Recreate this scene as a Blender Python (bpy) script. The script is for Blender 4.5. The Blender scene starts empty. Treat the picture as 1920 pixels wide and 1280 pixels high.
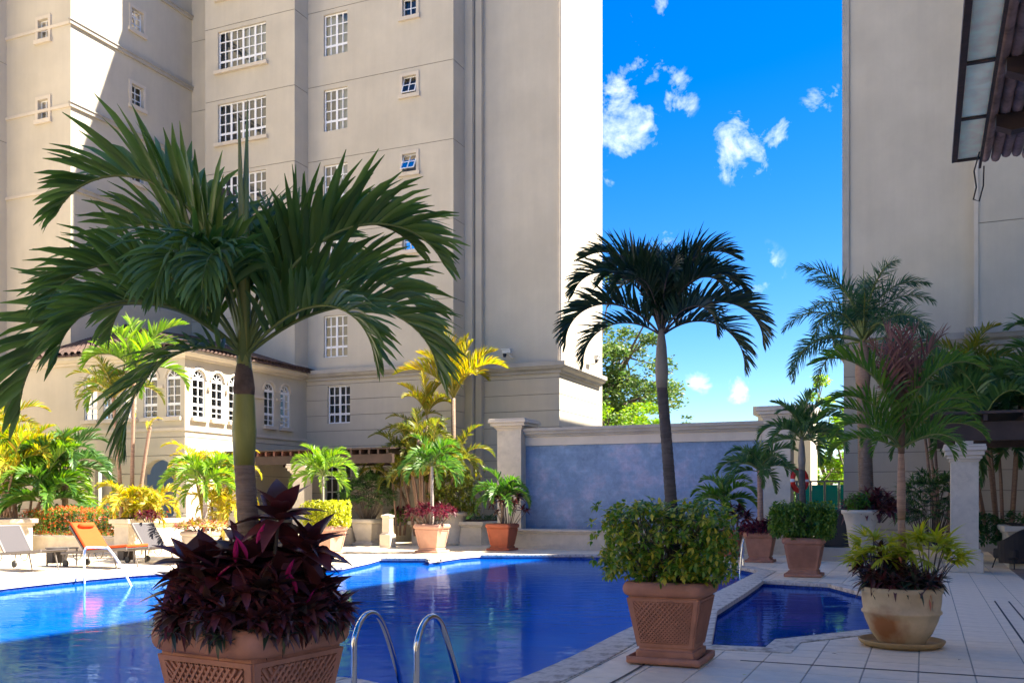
import bpy, bmesh, math, random
import numpy as np
from mathutils import Vector, Matrix, Euler
from mathutils.geometry import tessellate_polygon
R = math.radians
PI = math.pi
sc = bpy.context.scene
rng = random.Random(7)

# ------------------------------------------------------------------ camera
cam = bpy.data.cameras.new('camera'); camo = bpy.data.objects.new('camera', cam)
sc.collection.objects.link(camo); sc.camera = camo
camo.location = (0, 0, 1.5); camo.rotation_euler = (R(90), 0, 0)
cam.sensor_width = 36; cam.lens = 33.675; cam.shift_y = 0.15625
cam.clip_start = 0.05; cam.clip_end = 3000

# ------------------------------------------------------------------ sun and sky
SUN = Vector((2.23, 0.127, 2.74)).normalized()
sun = bpy.data.lights.new('sun', 'SUN'); suno = bpy.data.objects.new('sun', sun)
sc.collection.objects.link(suno)
sun.energy = 3.4; sun.angle = R(0.5); sun.color = (1, .91, .76)
suno.rotation_euler = (-SUN).to_track_quat('-Z', 'Y').to_euler()
suno.location = (20, 0, 40)
world = bpy.data.worlds.new('World'); sc.world = world; world.use_nodes = True
wn = world.node_tree.nodes; wl = world.node_tree.links; wn.clear()
def N(nt, t, **k):
    n = nt.nodes.new(t)
    for a, b in k.items():
        if a == 'inp':
            for i, v in b.items(): n.inputs[i].default_value = v
        else: setattr(n, a, b)
    return n
wt = world.node_tree
sky = N(wt, 'ShaderNodeTexSky', sky_type='NISHITA', sun_disc=False)
sky.sun_elevation = math.asin(SUN.z); sky.sun_rotation = math.atan2(SUN.x, SUN.y)
sky.ozone_density = 2.5; sky.air_density = 0.9; sky.dust_density = 0.3
hsv = N(wt, 'ShaderNodeHueSaturation', inp={'Hue': .512, 'Saturation': 1.5, 'Value': .28})
wl.new(sky.outputs[0], hsv.inputs['Color'])
tc = N(wt, 'ShaderNodeTexCoord')
# small broken cumulus clouds: noise inside a few soft patches of the sky
noi = N(wt, 'ShaderNodeTexNoise', inp={'Scale': 26.0, 'Detail': 9.0, 'Roughness': .62, 'Distortion': .35})
wl.new(tc.outputs['Generated'], noi.inputs['Vector'])
def cdir(x, y):
    return Vector(((x-960)/1796, 1, (940-y)/1796)).normalized()
patches = [((1150, 190), .075, 1.0), ((1135, 245), .055, 1.1), ((1262, 182), .028, .75), ((1402, 268), .044, 1.15), ((1440, 255), .026, 1.0), ((1545, 198), .024, .5),
           ((1385, 727), .018, 1.0), ((1310, 715), .016, .8), ((1192, 85), .034, .5), ((1240, 430), .02, .35),
           ((1235, 2), .02, .5), ((1425, 505), .03, .3)]
acc = None
def M2(op, a, b=None, clamp=False):
    m = N(wt, 'ShaderNodeMath', operation=op, use_clamp=clamp)
    for i, v in enumerate((a, b)):
        if v is None: continue
        if isinstance(v, (int, float)): m.inputs[i].default_value = v
        else: wl.new(v, m.inputs[i])
    return m.outputs[0]
other = [(Vector((math.sin(a)*math.cos(e), math.cos(a)*math.cos(e), math.sin(e))), .09, .9)
         for a, e in ((.9, .5), (1.5, .35), (2.2, .7), (2.9, .4), (3.6, .6), (4.3, .3), (4.9, .55), (5.6, .8), (.1, 1.1))]
for d, r, g in [(cdir(*p), r, g) for p, r, g in patches] + other:
    vm = N(wt, 'ShaderNodeVectorMath', operation='DISTANCE')
    wl.new(tc.outputs['Generated'], vm.inputs[0]); vm.inputs[1].default_value = d
    v = M2('MULTIPLY', M2('SUBTRACT', 1.0, M2('DIVIDE', vm.outputs['Value'], r*1.0), True), g)
    acc = v if acc is None else M2('MAXIMUM', acc, v)
cl = M2('ADD', M2('MULTIPLY', acc, .8), M2('MULTIPLY', M2('SUBTRACT', noi.outputs[0], .5), 3.6))
cl = M2('MULTIPLY', M2('SUBTRACT', cl, .36), .85, True)
cl = M2('MULTIPLY', cl, M2('MULTIPLY', acc, 6.0, True), True)
cl = M2('MULTIPLY', cl, .95)
mixc = N(wt, 'ShaderNodeMixRGB'); wl.new(cl, mixc.inputs[0]); wl.new(hsv.outputs[0], mixc.inputs[1])
mixc.inputs[2].default_value = (2.1, 2.2, 2.4, 1)
bg = N(wt, 'ShaderNodeBackground'); bg.inputs[1].default_value = 0.14
wo = N(wt, 'ShaderNodeOutputWorld')
wl.new(mixc.outputs[0], bg.inputs[0]); wl.new(bg.outputs[0], wo.inputs[0])
sc.view_settings.view_transform = 'Standard'; sc.view_settings.look = 'None'
sc.view_settings.exposure = 2.8; sc.view_settings.gamma = 1; sc.view_settings.use_curve_mapping = False
sc.cycles.max_bounces = 7; sc.cycles.diffuse_bounces = 4; sc.cycles.transparent_max_bounces = 12
sc.cycles.caustics_reflective = False; sc.cycles.caustics_refractive = False

# ------------------------------------------------------------------ helpers
C30, S30 = .918, .3955
def W(p, u, z=0.0):                # courtyard grid (p across, u deep) -> world
    return (S30*u + C30*p, C30*u - S30*p, z)
def PU(X, Y): return (C30*X - S30*Y, S30*X + C30*Y)
def onU(x, y, u):                  # point of the facade plane u seen along a ray
    r = (x-960)/1796; Y = u/(S30*r+C30)
    return (C30*r-S30)*Y, 1.5+(940-y)*Y/1796
def onP(x, y, p):
    r = (x-960)/1796; Y = p/(C30*r-S30)
    return (S30*r+C30)*Y, 1.5+(940-y)*Y/1796
def at(x, Y): return ((x-960)/1796*Y, Y)
GRID = Matrix.Rotation(-math.atan2(S30, C30), 4, 'Z')

def link(o, parent=None):
    sc.collection.objects.link(o)
    if parent is not None: o.parent = parent
    return o
def tag(o, label=None, cat=None, group=None, kind=None):
    if label: o['label'] = label
    if cat: o['category'] = cat
    if group: o['group'] = group
    if kind: o['kind'] = kind
    return o
def empty(name, loc=(0, 0, 0), rz=0.0, label=None, cat=None, group=None, grid=False):
    o = bpy.data.objects.new(name, None); link(o); o.empty_display_size = .3
    o.location = loc; o.rotation_euler = (0, 0, rz + (-math.atan2(S30, C30) if grid else 0))
    return tag(o, label, cat, group)
def put(name, mesh, parent=None, loc=(0, 0, 0), rot=(0, 0, 0), scale=1.0):
    o = bpy.data.objects.new(name, mesh); link(o, parent)
    o.location = loc; o.rotation_euler = rot
    o.scale = (scale,)*3 if isinstance(scale, (int, float)) else scale
    return o

def ident(a, b, c): return (a, c, b)
class MB:
    """collects simple shapes into one mesh"""
    def __init__(s, f=None): s.v = []; s.f = []; s.m = []; s.map = f; s.cm = 0
    def add(s, vs, fs):
        n = len(s.v); s.v += [tuple(s.map(*v)) if s.map else tuple(v) for v in vs]
        s.f += [tuple(i+n for i in f) for f in fs]; s.m += [s.cm]*len(fs)
    def box(s, a0, a1, b0, b1, c0, c1):
        s.add([(a, b, c) for a in (a0, a1) for b in (b0, b1) for c in (c0, c1)],
              [(0, 1, 3, 2), (4, 6, 7, 5), (0, 4, 5, 1), (2, 3, 7, 6), (0, 2, 6, 4), (1, 5, 7, 3)])
    def frustum(s, cx, cy, z0, z1, w0, w1, d0=None, d1=None):
        d0 = w0 if d0 is None else d0; d1 = w1 if d1 is None else d1
        vs = []
        for z, w, d in ((z0, w0, d0), (z1, w1, d1)):
            vs += [(cx-w, cy-d, z), (cx+w, cy-d, z), (cx+w, cy+d, z), (cx-w, cy+d, z)]
        s.add(vs, [(3, 2, 1, 0), (4, 5, 6, 7), (0, 1, 5, 4), (1, 2, 6, 5), (2, 3, 7, 6), (3, 0, 4, 7)])
    def tube(s, pts, rad, n=8, cap=True):
        pts = [Vector(p) for p in pts]; m = len(pts)
        rad = [rad]*m if isinstance(rad, (int, float)) else rad
        vs = []; up = None
        for i, p in enumerate(pts):
            t = (pts[min(i+1, m-1)]-pts[max(i-1, 0)]).normalized()
            if up is None: up = Vector((0, 0, 1)) if abs(t.z) < .9 else Vector((1, 0, 0))
            x = t.cross(up)
            if x.length < 1e-4: x = t.cross(Vector((0, 1, 0)))
            x.normalize(); y = x.cross(t).normalized(); up = y
            for k in range(n):
                a = 2*PI*k/n; vs.append(p + (x*math.cos(a)+y*math.sin(a))*rad[i])
        fs = [(i*n+k, i*n+(k+1) % n, (i+1)*n+(k+1) % n, (i+1)*n+k) for i in range(m-1) for k in range(n)]
        if cap: fs += [tuple(range(n-1, -1, -1)), tuple((m-1)*n+k for k in range(n))]
        s.add(vs, fs)
    def lathe(s, prof, n=32, cx=0, cy=0, cap=True):
        vs = [(cx+r*math.cos(2*PI*k/n), cy+r*math.sin(2*PI*k/n), z) for r, z in prof for k in range(n)]
        m = len(prof)
        fs = [(i*n+k, i*n+(k+1) % n, (i+1)*n+(k+1) % n, (i+1)*n+k) for i in range(m-1) for k in range(n)]
        if cap: fs += [tuple(range(n-1, -1, -1))]
        s.add(vs, fs)
    def sqlathe(s, prof, r=.06, n=4):
        """square section with rounded corners swept up a profile of (half width, z)"""
        base = []
        for q in range(4):
            for k in range(n):
                a = PI/2*q + PI/2*k/(n-1)
                base.append((q, math.cos(a), math.sin(a)))
        sg = [(1, 1), (-1, 1), (-1, -1), (1, -1)]
        vs = []
        for w, z in prof:
            rr = min(r, w*.5)
            for q, c, t in base: vs.append((sg[q][0]*(w-rr)+rr*c, sg[q][1]*(w-rr)+rr*t, z))
        L = len(base); m = len(prof)
        s.add(vs, [(i*L+k, i*L+(k+1) % L, (i+1)*L+(k+1) % L, (i+1)*L+k) for i in range(m-1) for k in range(L)] + [tuple(range(L-1, -1, -1)), tuple((m-1)*L+k for k in range(L))])
    def mesh(s, name, mats, smooth=False, bevel=0):
        me = bpy.data.meshes.new(name); me.from_pydata(s.v, [], s.f)
        for m in (mats if isinstance(mats, (list, tuple)) else [mats]): me.materials.append(m)
        if any(s.m): me.polygons.foreach_set('material_index', s.m)
        bm = bmesh.new(); bm.from_mesh(me); bmesh.ops.recalc_face_normals(bm, faces=bm.faces)
        if bevel: bmesh.ops.bevel(bm, geom=bm.edges[:], offset=bevel, segments=1, affect='EDGES', profile=.7)
        bm.to_mesh(me); bm.free()
        if smooth: me.polygons.foreach_set('use_smooth', [True]*len(me.polygons))
        me.update(); return me
    def build(s, name, mats, parent=None, smooth=False, kind=None, loc=(0, 0, 0), rot=(0, 0, 0), bevel=0):
        o = put(name, s.mesh(name, mats, smooth, bevel), parent, loc, rot)
        if kind: o['kind'] = kind
        return o

# ------------------------------------------------------------------ materials
def mat(name, col, rough=.8, metal=0.0, spec=.4, var=0.0, vs=3.0, bump=0.0, bs=40.0, col2=None, coat=0.0, stretch=None, isl=0.0, emis=None, wear=None, ws=1.2, bdist=.01):
    m = bpy.data.materials.new(name); m.use_nodes = True; nt = m.node_tree; L = nt.links
    b = nt.nodes['Principled BSDF']
    b.inputs['Base Color'].default_value = (*col, 1); b.inputs['Roughness'].default_value = rough
    b.inputs['Metallic'].default_value = metal; b.inputs['Specular IOR Level'].default_value = spec
    b.inputs['Coat Weight'].default_value = coat
    t = N(nt, 'ShaderNodeTexCoord'); vec = t.outputs['Object']
    if stretch:
        mp = N(nt, 'ShaderNodeMapping'); mp.inputs['Scale'].default_value = stretch
        L.new(vec, mp.inputs[0]); vec = mp.outputs[0]
    c = None
    if var or col2:
        n = N(nt, 'ShaderNodeTexNoise', inp={'Scale': vs, 'Detail': 6.0, 'Roughness': .6}); L.new(vec, n.inputs['Vector'])
        r = N(nt, 'ShaderNodeValToRGB'); L.new(n.outputs[0], r.inputs[0])
        a = tuple(max(0, x*(1-var)) for x in col); d = col2 or tuple(min(1, x*(1+var)) for x in col)
        r.color_ramp.elements[0].position = .35; r.color_ramp.elements[1].position = .68
        r.color_ramp.elements[0].color = (*a, 1); r.color_ramp.elements[1].color = (*d, 1)
        c = r.outputs[0]
    if wear:
        n2 = N(nt, 'ShaderNodeTexNoise', inp={'Scale': ws, 'Detail': 8.0, 'Roughness': .7}); L.new(t.outputs['Object'], n2.inputs['Vector'])
        r2 = N(nt, 'ShaderNodeValToRGB'); L.new(n2.outputs[0], r2.inputs[0])
        r2.color_ramp.elements[0].position = .47 if 'coping' in name else .52; r2.color_ramp.elements[1].position = .60 if 'coping' in name else .74
        r2.color_ramp.elements[0].color = (0, 0, 0, 1); r2.color_ramp.elements[1].color = (.75, .75, .75, 1)
        mx = N(nt, 'ShaderNodeMixRGB'); L.new(r2.outputs[0], mx.inputs[0])
        if c: L.new(c, mx.inputs[1])
        else: mx.inputs[1].default_value = (*col, 1)
        mx.inputs[2].default_value = (*wear, 1); c = mx.outputs[0]
    if name == 'stucco':
        mp2 = N(nt, 'ShaderNodeMapping'); mp2.inputs['Scale'].default_value = (3.5, 3.5, .22); L.new(t.outputs['Object'], mp2.inputs[0])
        n4 = N(nt, 'ShaderNodeTexNoise', inp={'Scale': 1.0, 'Detail': 7.0, 'Roughness': .65}); L.new(mp2.outputs[0], n4.inputs[0])
        m4 = N(nt, 'ShaderNodeMapRange', inp={'From Min': .38, 'From Max': .62, 'To Min': .972, 'To Max': 1.015}); L.new(n4.outputs[0], m4.inputs[0])
        h4 = N(nt, 'ShaderNodeHueSaturation'); L.new(m4.outputs[0], h4.inputs['Value']); L.new(c, h4.inputs['Color']); c = h4.outputs[0]
    if isl:
        g = N(nt, 'ShaderNodeNewGeometry'); h = N(nt, 'ShaderNodeHueSaturation')
        mr = N(nt, 'ShaderNodeMapRange', inp={'To Min': 1-isl, 'To Max': 1+isl})
        L.new(g.outputs['Random Per Island'], mr.inputs[0]); L.new(mr.outputs[0], h.inputs['Value'])
        if c: L.new(c, h.inputs['Color'])
        else: h.inputs['Color'].default_value = (*col, 1)
        c = h.outputs[0]
    if c: L.new(c, b.inputs['Base Color'])
    if bump:
        nb = N(nt, 'ShaderNodeTexNoise', inp={'Scale': bs, 'Detail': 5.0, 'Roughness': .6}); L.new(vec, nb.inputs['Vector'])
        bp = N(nt, 'ShaderNodeBump', inp={'Strength': bump, 'Distance': bdist}); L.new(nb.outputs[0], bp.inputs['Height'])
        L.new(bp.outputs[0], b.inputs['Normal'])
    return m
def leafmat(name, cols, rough=.42, trans=.35, spec=.45):
    m = bpy.data.materials.new(name); m.use_nodes = True; nt = m.node_tree; L = nt.links
    b = nt.nodes['Principled BSDF']; out = nt.nodes['Material Output']
    g = N(nt, 'ShaderNodeNewGeometry'); oi = N(nt, 'ShaderNodeObjectInfo')
    ad = N(nt, 'ShaderNodeMath', operation='ADD'); L.new(g.outputs['Random Per Island'], ad.inputs[0]); L.new(oi.outputs['Random'], ad.inputs[1])
    fr = N(nt, 'ShaderNodeMath', operation='FRACT'); L.new(ad.outputs[0], fr.inputs[0])
    r = N(nt, 'ShaderNodeValToRGB'); L.new(fr.outputs[0], r.inputs[0])
    e = r.color_ramp.elements
    while len(e) < len(cols): e.new(.5)
    for i, c in enumerate(cols):
        e[i].position = i/(len(cols)-1) if len(cols) > 1 else 0; e[i].color = (*c, 1)
    if len(cols) > 3: r.color_ramp.interpolation = 'LINEAR'
    t = N(nt, 'ShaderNodeTexCoord')
    n = N(nt, 'ShaderNodeTexNoise', inp={'Scale': 9.0, 'Detail': 3.0}); L.new(t.outputs['Object'], n.inputs[0])
    mr = N(nt, 'ShaderNodeMapRange', inp={'To Min': .7, 'To Max': 1.3}); L.new(n.outputs[0], mr.inputs[0])
    h = N(nt, 'ShaderNodeHueSaturation'); L.new(mr.outputs[0], h.inputs['Value']); L.new(r.outputs[0], h.inputs['Color'])
    L.new(h.outputs[0], b.inputs['Base Color'])
    b.inputs['Roughness'].default_value = rough; b.inputs['Specular IOR Level'].default_value = spec
    tr = N(nt, 'ShaderNodeBsdfTranslucent'); h2 = N(nt, 'ShaderNodeHueSaturation', inp={'Saturation': 1.15, 'Value': 1.5})
    L.new(h.outputs[0], h2.inputs['Color']); L.new(h2.outputs[0], tr.inputs[0])
    mx = N(nt, 'ShaderNodeMixShader', inp={0: trans}); L.new(b.outputs[0], mx.inputs[1]); L.new(tr.outputs[0], mx.inputs[2])
    L.new(mx.outputs[0], out.inputs[0])
    return m

M = {}
M['stucco'] = mat('stucco', (.54, .485, .385), .9, var=.07, vs=.6, bump=.25, bs=60, wear=(.49, .44, .355), ws=.35)
M['stucco_side'] = M['stucco']
M['trim'] = mat('trim', (.60, .53, .43), .85, var=.06, vs=2, bump=.2, bs=50)
M['moulding'] = mat('moulding', (.40, .37, .32), .85, var=.12, vs=1.5, bump=.2, bs=50)
M['groove'] = mat('groove', (.26, .24, .21), .9)
M['white'] = mat('white_paint', (.82, .83, .84), .45, var=.03)
M['cream'] = mat('cream_stone', (.62, .55, .44), .8, var=.08, vs=4, bump=.2, bs=60, wear=(.42, .37, .30), ws=2.5)
M['deck'] = mat('deck_tile', (.85, .71, .52), .55, var=.09, vs=5, bump=.12, bs=60, isl=.10, wear=(.70, .60, .47), ws=.8)
M['deckp'] = mat('deck_paving', (.85, .71, .52), .55, var=.09, vs=5, bump=.12, bs=60, isl=.10, wear=(.70, .60, .47), ws=.8)
M['brown_tile'] = mat('brown_tile', (.30, .22, .17), .5, var=.15, vs=4, isl=.1)
M['joint'] = mat('joint', (.42, .37, .30), .9, var=.2)
M['slot'] = mat('drain_slot', (.04, .04, .04), .7)
M['ground'] = mat('ground_earth', (.30, .27, .22), .95, var=.2, vs=1)
M['coping'] = mat('coping_stone', (.64, .57, .47), .75, var=.12, vs=7, bump=.5, bs=45, wear=(.22, .18, .13), ws=5.0, isl=.08)
M['terra'] = mat('terracotta', (.41, .185, .115), .75, var=.14, vs=5, bump=.25, bs=60, wear=(.50, .25, .17), ws=3.5)
M['terra2'] = mat('terracotta_orange', (.42, .115, .055), .7, var=.12, vs=5, bump=.2, bs=60)
M['terrapale'] = mat('terracotta_pale', (.47, .27, .20), .75, var=.12, vs=5, bump=.2, bs=60)
M['soil'] = mat('soil', (.045, .03, .02), .95, var=.4, vs=20, bump=1, bs=30)
M['chrome'] = mat('steel', (.62, .62, .62), .16, metal=1.0)
M['trunk'] = mat('palm_trunk', (.22, .15, .105), .85, var=.28, vs=6, bump=.9, bs=10, stretch=(1, 1, 9), wear=(.30, .27, .24), ws=6)
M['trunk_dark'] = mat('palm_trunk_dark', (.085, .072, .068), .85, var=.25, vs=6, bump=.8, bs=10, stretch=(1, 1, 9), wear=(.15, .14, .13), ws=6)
M['trunk_pale'] = mat('pale_trunk', (.42, .36, .31), .8, var=.25, vs=5, bump=.5, bs=8, stretch=(1, 1, 8))
M['trunk_tan'] = mat('tan_trunk', (.33, .21, .15), .75, var=.22, vs=5, bump=.5, bs=8, stretch=(1, 1, 8))
M['shaft'] = mat('crownshaft_green', (.27, .26, .06), .45, var=.2, vs=3, stretch=(4, 4, 1))
M['shaft_grey'] = mat('crownshaft_grey', (.23, .21, .17), .6, var=.2, vs=3)
M['sheath'] = mat('dead_sheath', (.15, .095, .065), .85, var=.4, vs=12, bump=.5, bs=20)
M['rachis'] = mat('rachis', (.16, .20, .05), .5, var=.2)
M['rachis_y'] = mat('rachis_yellow', (.42, .33, .06), .5, var=.2)
M['twig'] = mat('twig', (.12, .095, .075), .9, var=.3, vs=10)
M['wood'] = mat('dark_wood', (.050, .030, .025), .55, var=.3, vs=3, stretch=(1, 8, 1), bump=.3, bs=12)
M['wood_red'] = mat('red_brown_wood', (.14, .055, .04), .6, var=.3, vs=4, stretch=(1, 8, 1))
M['rooftile'] = mat('roof_tile', (.09, .055, .045), .8, var=.4, vs=5, isl=.3)
M['glazing'] = leafmat('stained_glazing', [(.90, .80, .60), (.75, .62, .44)], .5, .85) if True else mat('stained_glazing', (.55, .53, .47), .35, var=.12, vs=2.5, wear=(.25, .15, .09), ws=2.2)
M['tilecane'] = mat('eaves_tile', (.32, .21, .19), .75, var=.35, vs=5, bump=.5, bs=25, isl=.3, stretch=(1, 1, 1), wear=(.05, .035, .035), ws=6)
M['wicker'] = mat('dark_wicker', (.035, .03, .03), .6, bump=1, bs=120)
M['mesh_grey'] = mat('grey_sling', (.075, .068, .075), .8, bump=.4, bs=200)
M['alu'] = mat('grey_frame', (.13, .115, .11), .45)
M['orange'] = mat('orange_cushion', (.72, .075, .008), .85, var=.05, bump=.3, bs=150)
M['red'] = mat('red_ring', (.72, .03, .02), .45)
M['black'] = mat('black', (.015, .015, .016), .5)
M['bowl'] = None
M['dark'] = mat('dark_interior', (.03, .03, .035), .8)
M['curtain'] = mat('curtain', (.62, .63, .60), .9, var=.12, vs=3, stretch=(12, 12, .4))
M['dim_room'] = mat('dim_interior', (.11, .115, .125), .8, var=.45, vs=1.3)  # dark sheet behind the panes, its colour stands for the unlit room
M['camgrey'] = mat('camera_housing', (.62, .62, .60), .5)
# leaves
M['L_dark'] = leafmat('leaf_dark', [(.04, .105, .03), (.07, .16, .045), (.095, .19, .045)], .38, .22)
M['L_big'] = leafmat('leaf_big_palm', [(.06, .12, .03), (.095, .175, .04), (.13, .22, .05)], .38, .32)
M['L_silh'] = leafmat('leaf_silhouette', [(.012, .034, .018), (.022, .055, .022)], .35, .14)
M['L_mid'] = leafmat('leaf_mid', [(.045, .13, .022), (.08, .19, .028), (.13, .24, .035)], .42, .35)
M['L_lime'] = leafmat('leaf_lime', [(.09, .20, .02), (.15, .28, .03), (.24, .34, .04)], .45, .42)
M['L_gold'] = leafmat('leaf_gold', [(.24, .30, .02), (.42, .38, .02), (.48, .30, .015), (.18, .27, .02)], .5, .42)
M['L_limegold'] = leafmat('leaf_lime_gold', [(.16, .26, .02), (.26, .32, .02), (.42, .36, .02), (.50, .30, .02)], .5, .42)
M['L_gap'] = leafmat('leaf_gap', [(.10, .24, .02), (.18, .32, .03), (.28, .36, .04)], .5, .4)
M['L_olive'] = leafmat('leaf_olive', [(.10, .15, .03), (.17, .20, .03), (.24, .20, .03)], .5, .4)
M['L_ochre'] = leafmat('leaf_ochre', [(.24, .28, .03), (.36, .34, .03), (.44, .28, .03)], .5, .4)
M['L_royal'] = leafmat('leaf_royal', [(.025, .075, .05), (.045, .115, .06), (.05, .14, .05)], .45, .3)
M['L_purp'] = leafmat('leaf_purple', [(.06, .018, .02), (.095, .026, .03), (.15, .032, .036), (.065, .042, .026)], .36, .15, .5)
M['L_pink'] = leafmat('leaf_pink', [(.45, .02, .13), (.62, .04, .20)], .35, .3)
M['L_rhoeo'] = leafmat('leaf_rhoeo', [(.025, .045, .025), (.045, .07, .035), (.07, .03, .04), (.14, .10, .11)], .35, .12)
M['L_wine'] = leafmat('leaf_wine', [(.08, .012, .025), (.14, .016, .035), (.05, .02, .03)], .4, .3)
M['L_var'] = leafmat('leaf_variegated', [(.05, .14, .02), (.13, .25, .03), (.22, .34, .04), (.09, .20, .025), (.45, .44, .05), (.55, .48, .07)], .35, .3)
M['L_yel'] = leafmat('leaf_yellow_green', [(.30, .38, .035), (.46, .48, .05), (.55, .52, .07)], .42, .4)
M['L_hedge'] = leafmat('leaf_hedge', [(.06, .15, .02), (.12, .22, .03), (.19, .29, .04)], .5, .3)
M['L_flower'] = leafmat('flower_orange', [(.65, .10, .03), (.75, .16, .05), (.55, .05, .03)], .6, .3)
M['L_brom'] = leafmat('leaf_bromeliad', [(.55, .06, .07), (.62, .38, .30), (.70, .55, .35), (.45, .35, .03), (.12, .2, .04)], .4, .3)
M['L_tree'] = leafmat('leaf_tree', [(.05, .11, .03), (.09, .16, .04), (.17, .22, .05)], .55, .35)
M['L_dead'] = leafmat('leaf_dead', [(.17, .075, .065), (.26, .13, .11), (.12, .05, .05)], .7, .2)
M['L_salmon'] = leafmat('leaf_salmon', [(.50, .20, .13), (.42, .14, .09)], .5, .25)

def water_mat(name, deep, shallow):
    m = bpy.data.materials.new(name); m.use_nodes = True; nt = m.node_tree; L = nt.links; nt.nodes.remove(nt.nodes['Principled BSDF'])
    t = N(nt, 'ShaderNodeTexCoord')
    n0 = N(nt, 'ShaderNodeTexNoise', inp={'Scale': .35, 'Detail': 2.0}); L.new(t.outputs['Object'], n0.inputs[0])
    r = N(nt, 'ShaderNodeValToRGB'); L.new(n0.outputs[0], r.inputs[0])
    r.color_ramp.elements[0].position = .38; r.color_ramp.elements[1].position = .68
    r.color_ramp.elements[0].color = (*deep, 1); r.color_ramp.elements[1].color = (*shallow, 1)
    mp = N(nt, 'ShaderNodeMapping'); mp.inputs['Scale'].default_value = (1, 1.6, 1); L.new(t.outputs['Object'], mp.inputs[0])
    n = N(nt, 'ShaderNodeTexNoise', inp={'Scale': 1.5, 'Detail': 4.0, 'Roughness': .5, 'Distortion': 1.0}); L.new(mp.outputs[0], n.inputs[0])
    bp = N(nt, 'ShaderNodeBump', inp={'Strength': .13, 'Distance': .05}); L.new(n.outputs[0], bp.inputs['Height'])
    d = N(nt, 'ShaderNodeBsdfDiffuse'); L.new(r.outputs[0], d.inputs[0])
    g = N(nt, 'ShaderNodeBsdfGlossy', inp={'Roughness': .03}); g.inputs[0].default_value = (.34, .58, 1, 1); L.new(bp.outputs[0], g.inputs['Normal'])
    f = N(nt, 'ShaderNodeFresnel', inp={'IOR': 1.36}); L.new(bp.outputs[0], f.inputs['Normal'])
    mx = N(nt, 'ShaderNodeMixShader'); L.new(f.outputs[0], mx.inputs[0]); L.new(d.outputs[0], mx.inputs[1]); L.new(g.outputs[0], mx.inputs[2])
    L.new(mx.outputs[0], nt.nodes['Material Output'].inputs[0])
    return m
M['water'] = water_mat('pool_water', (.0, .095, .50), (.0, .135, .62))
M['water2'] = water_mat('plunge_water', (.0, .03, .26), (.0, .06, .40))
def glass_mat():
    m = bpy.data.materials.new('window_glass'); m.use_nodes = True; nt = m.node_tree; L = nt.links; nt.nodes.remove(nt.nodes['Principled BSDF'])
    tr = N(nt, 'ShaderNodeBsdfTransparent'); tr.inputs[0].default_value = (.80, .88, .92, 1)
    gl = N(nt, 'ShaderNodeBsdfGlossy', inp={'Roughness': .03}); fr = N(nt, 'ShaderNodeFresnel', inp={'IOR': 1.9})
    mx = N(nt, 'ShaderNodeMixShader'); L.new(fr.outputs[0], mx.inputs[0]); L.new(tr.outputs[0], mx.inputs[1]); L.new(gl.outputs[0], mx.inputs[2])
    L.new(mx.outputs[0], nt.nodes['Material Output'].inputs[0]); return m
M['glass'] = glass_mat()
def green_glass():
    m = mat('green_glass', (.0, .22, .14), .15); return m
M['gglass'] = green_glass()
def fountain_mat():
    m = bpy.data.materials.new('water_wall_slate'); m.use_nodes = True; nt = m.node_tree; L = nt.links
    b = nt.nodes['Principled BSDF']; b.inputs['Roughness'].default_value = .5
    t = N(nt, 'ShaderNodeTexCoord'); mp = N(nt, 'ShaderNodeMapping'); mp.inputs['Rotation'].default_value = (R(90), 0, 0); L.new(t.outputs['Object'], mp.inputs[0])
    n1 = N(nt, 'ShaderNodeTexNoise', inp={'Scale': 1.1, 'Detail': 7.0, 'Roughness': .62}); L.new(t.outputs['Object'], n1.inputs[0])
    r = N(nt, 'ShaderNodeValToRGB'); L.new(n1.outputs[0], r.inputs[0]); e = r.color_ramp.elements; e.new(.5)
    for i, (p, c) in enumerate(((.34, (.12, .20, .33)), (.5, (.17, .27, .42)), (.64, (.31, .33, .47)))): e[i].position = p; e[i].color = (*c, 1)
    br = N(nt, 'ShaderNodeTexBrick', inp={'Scale': 1.0, 'Mortar Size': .012, 'Brick Width': .62, 'Row Height': .31, 'Color1': (1, 1, 1, 1), 'Color2': (.93, .94, .97, 1), 'Mortar': (1.06, 1.06, 1.06, 1)})
    L.new(mp.outputs[0], br.inputs[0])
    n3 = N(nt, 'ShaderNodeTexNoise', inp={'Scale': 5.0, 'Detail': 10.0, 'Roughness': .75, 'Distortion': .8}); L.new(t.outputs['Object'], n3.inputs[0])
    mr3 = N(nt, 'ShaderNodeMapRange', inp={'From Min': .3, 'From Max': .7, 'To Min': .78, 'To Max': 1.25}); L.new(n3.outputs[0], mr3.inputs[0])
    hs3 = N(nt, 'ShaderNodeHueSaturation'); L.new(mr3.outputs[0], hs3.inputs['Value']); L.new(r.outputs[0], hs3.inputs['Color']); r = hs3
    mu = N(nt, 'ShaderNodeMixRGB', blend_type='MULTIPLY', inp={0: .8}); L.new(r.outputs[0], mu.inputs[1]); L.new(br.outputs[0], mu.inputs[2])
    L.new(mu.outputs[0], b.inputs['Base Color'])
    n2 = N(nt, 'ShaderNodeTexNoise', inp={'Scale': 14.0, 'Detail': 6.0}); L.new(t.outputs['Object'], n2.inputs[0])
    bp = N(nt, 'ShaderNodeBump', inp={'Strength': .6, 'Distance': .02}); L.new(n2.outputs[0], bp.inputs['Height']); L.new(bp.outputs[0], b.inputs['Normal'])
    return m
M['fountain'] = fountain_mat()
M['pooltile'] = mat('pool_mosaic', (.02, .06, .25), .25, var=.5, vs=25)
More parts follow.
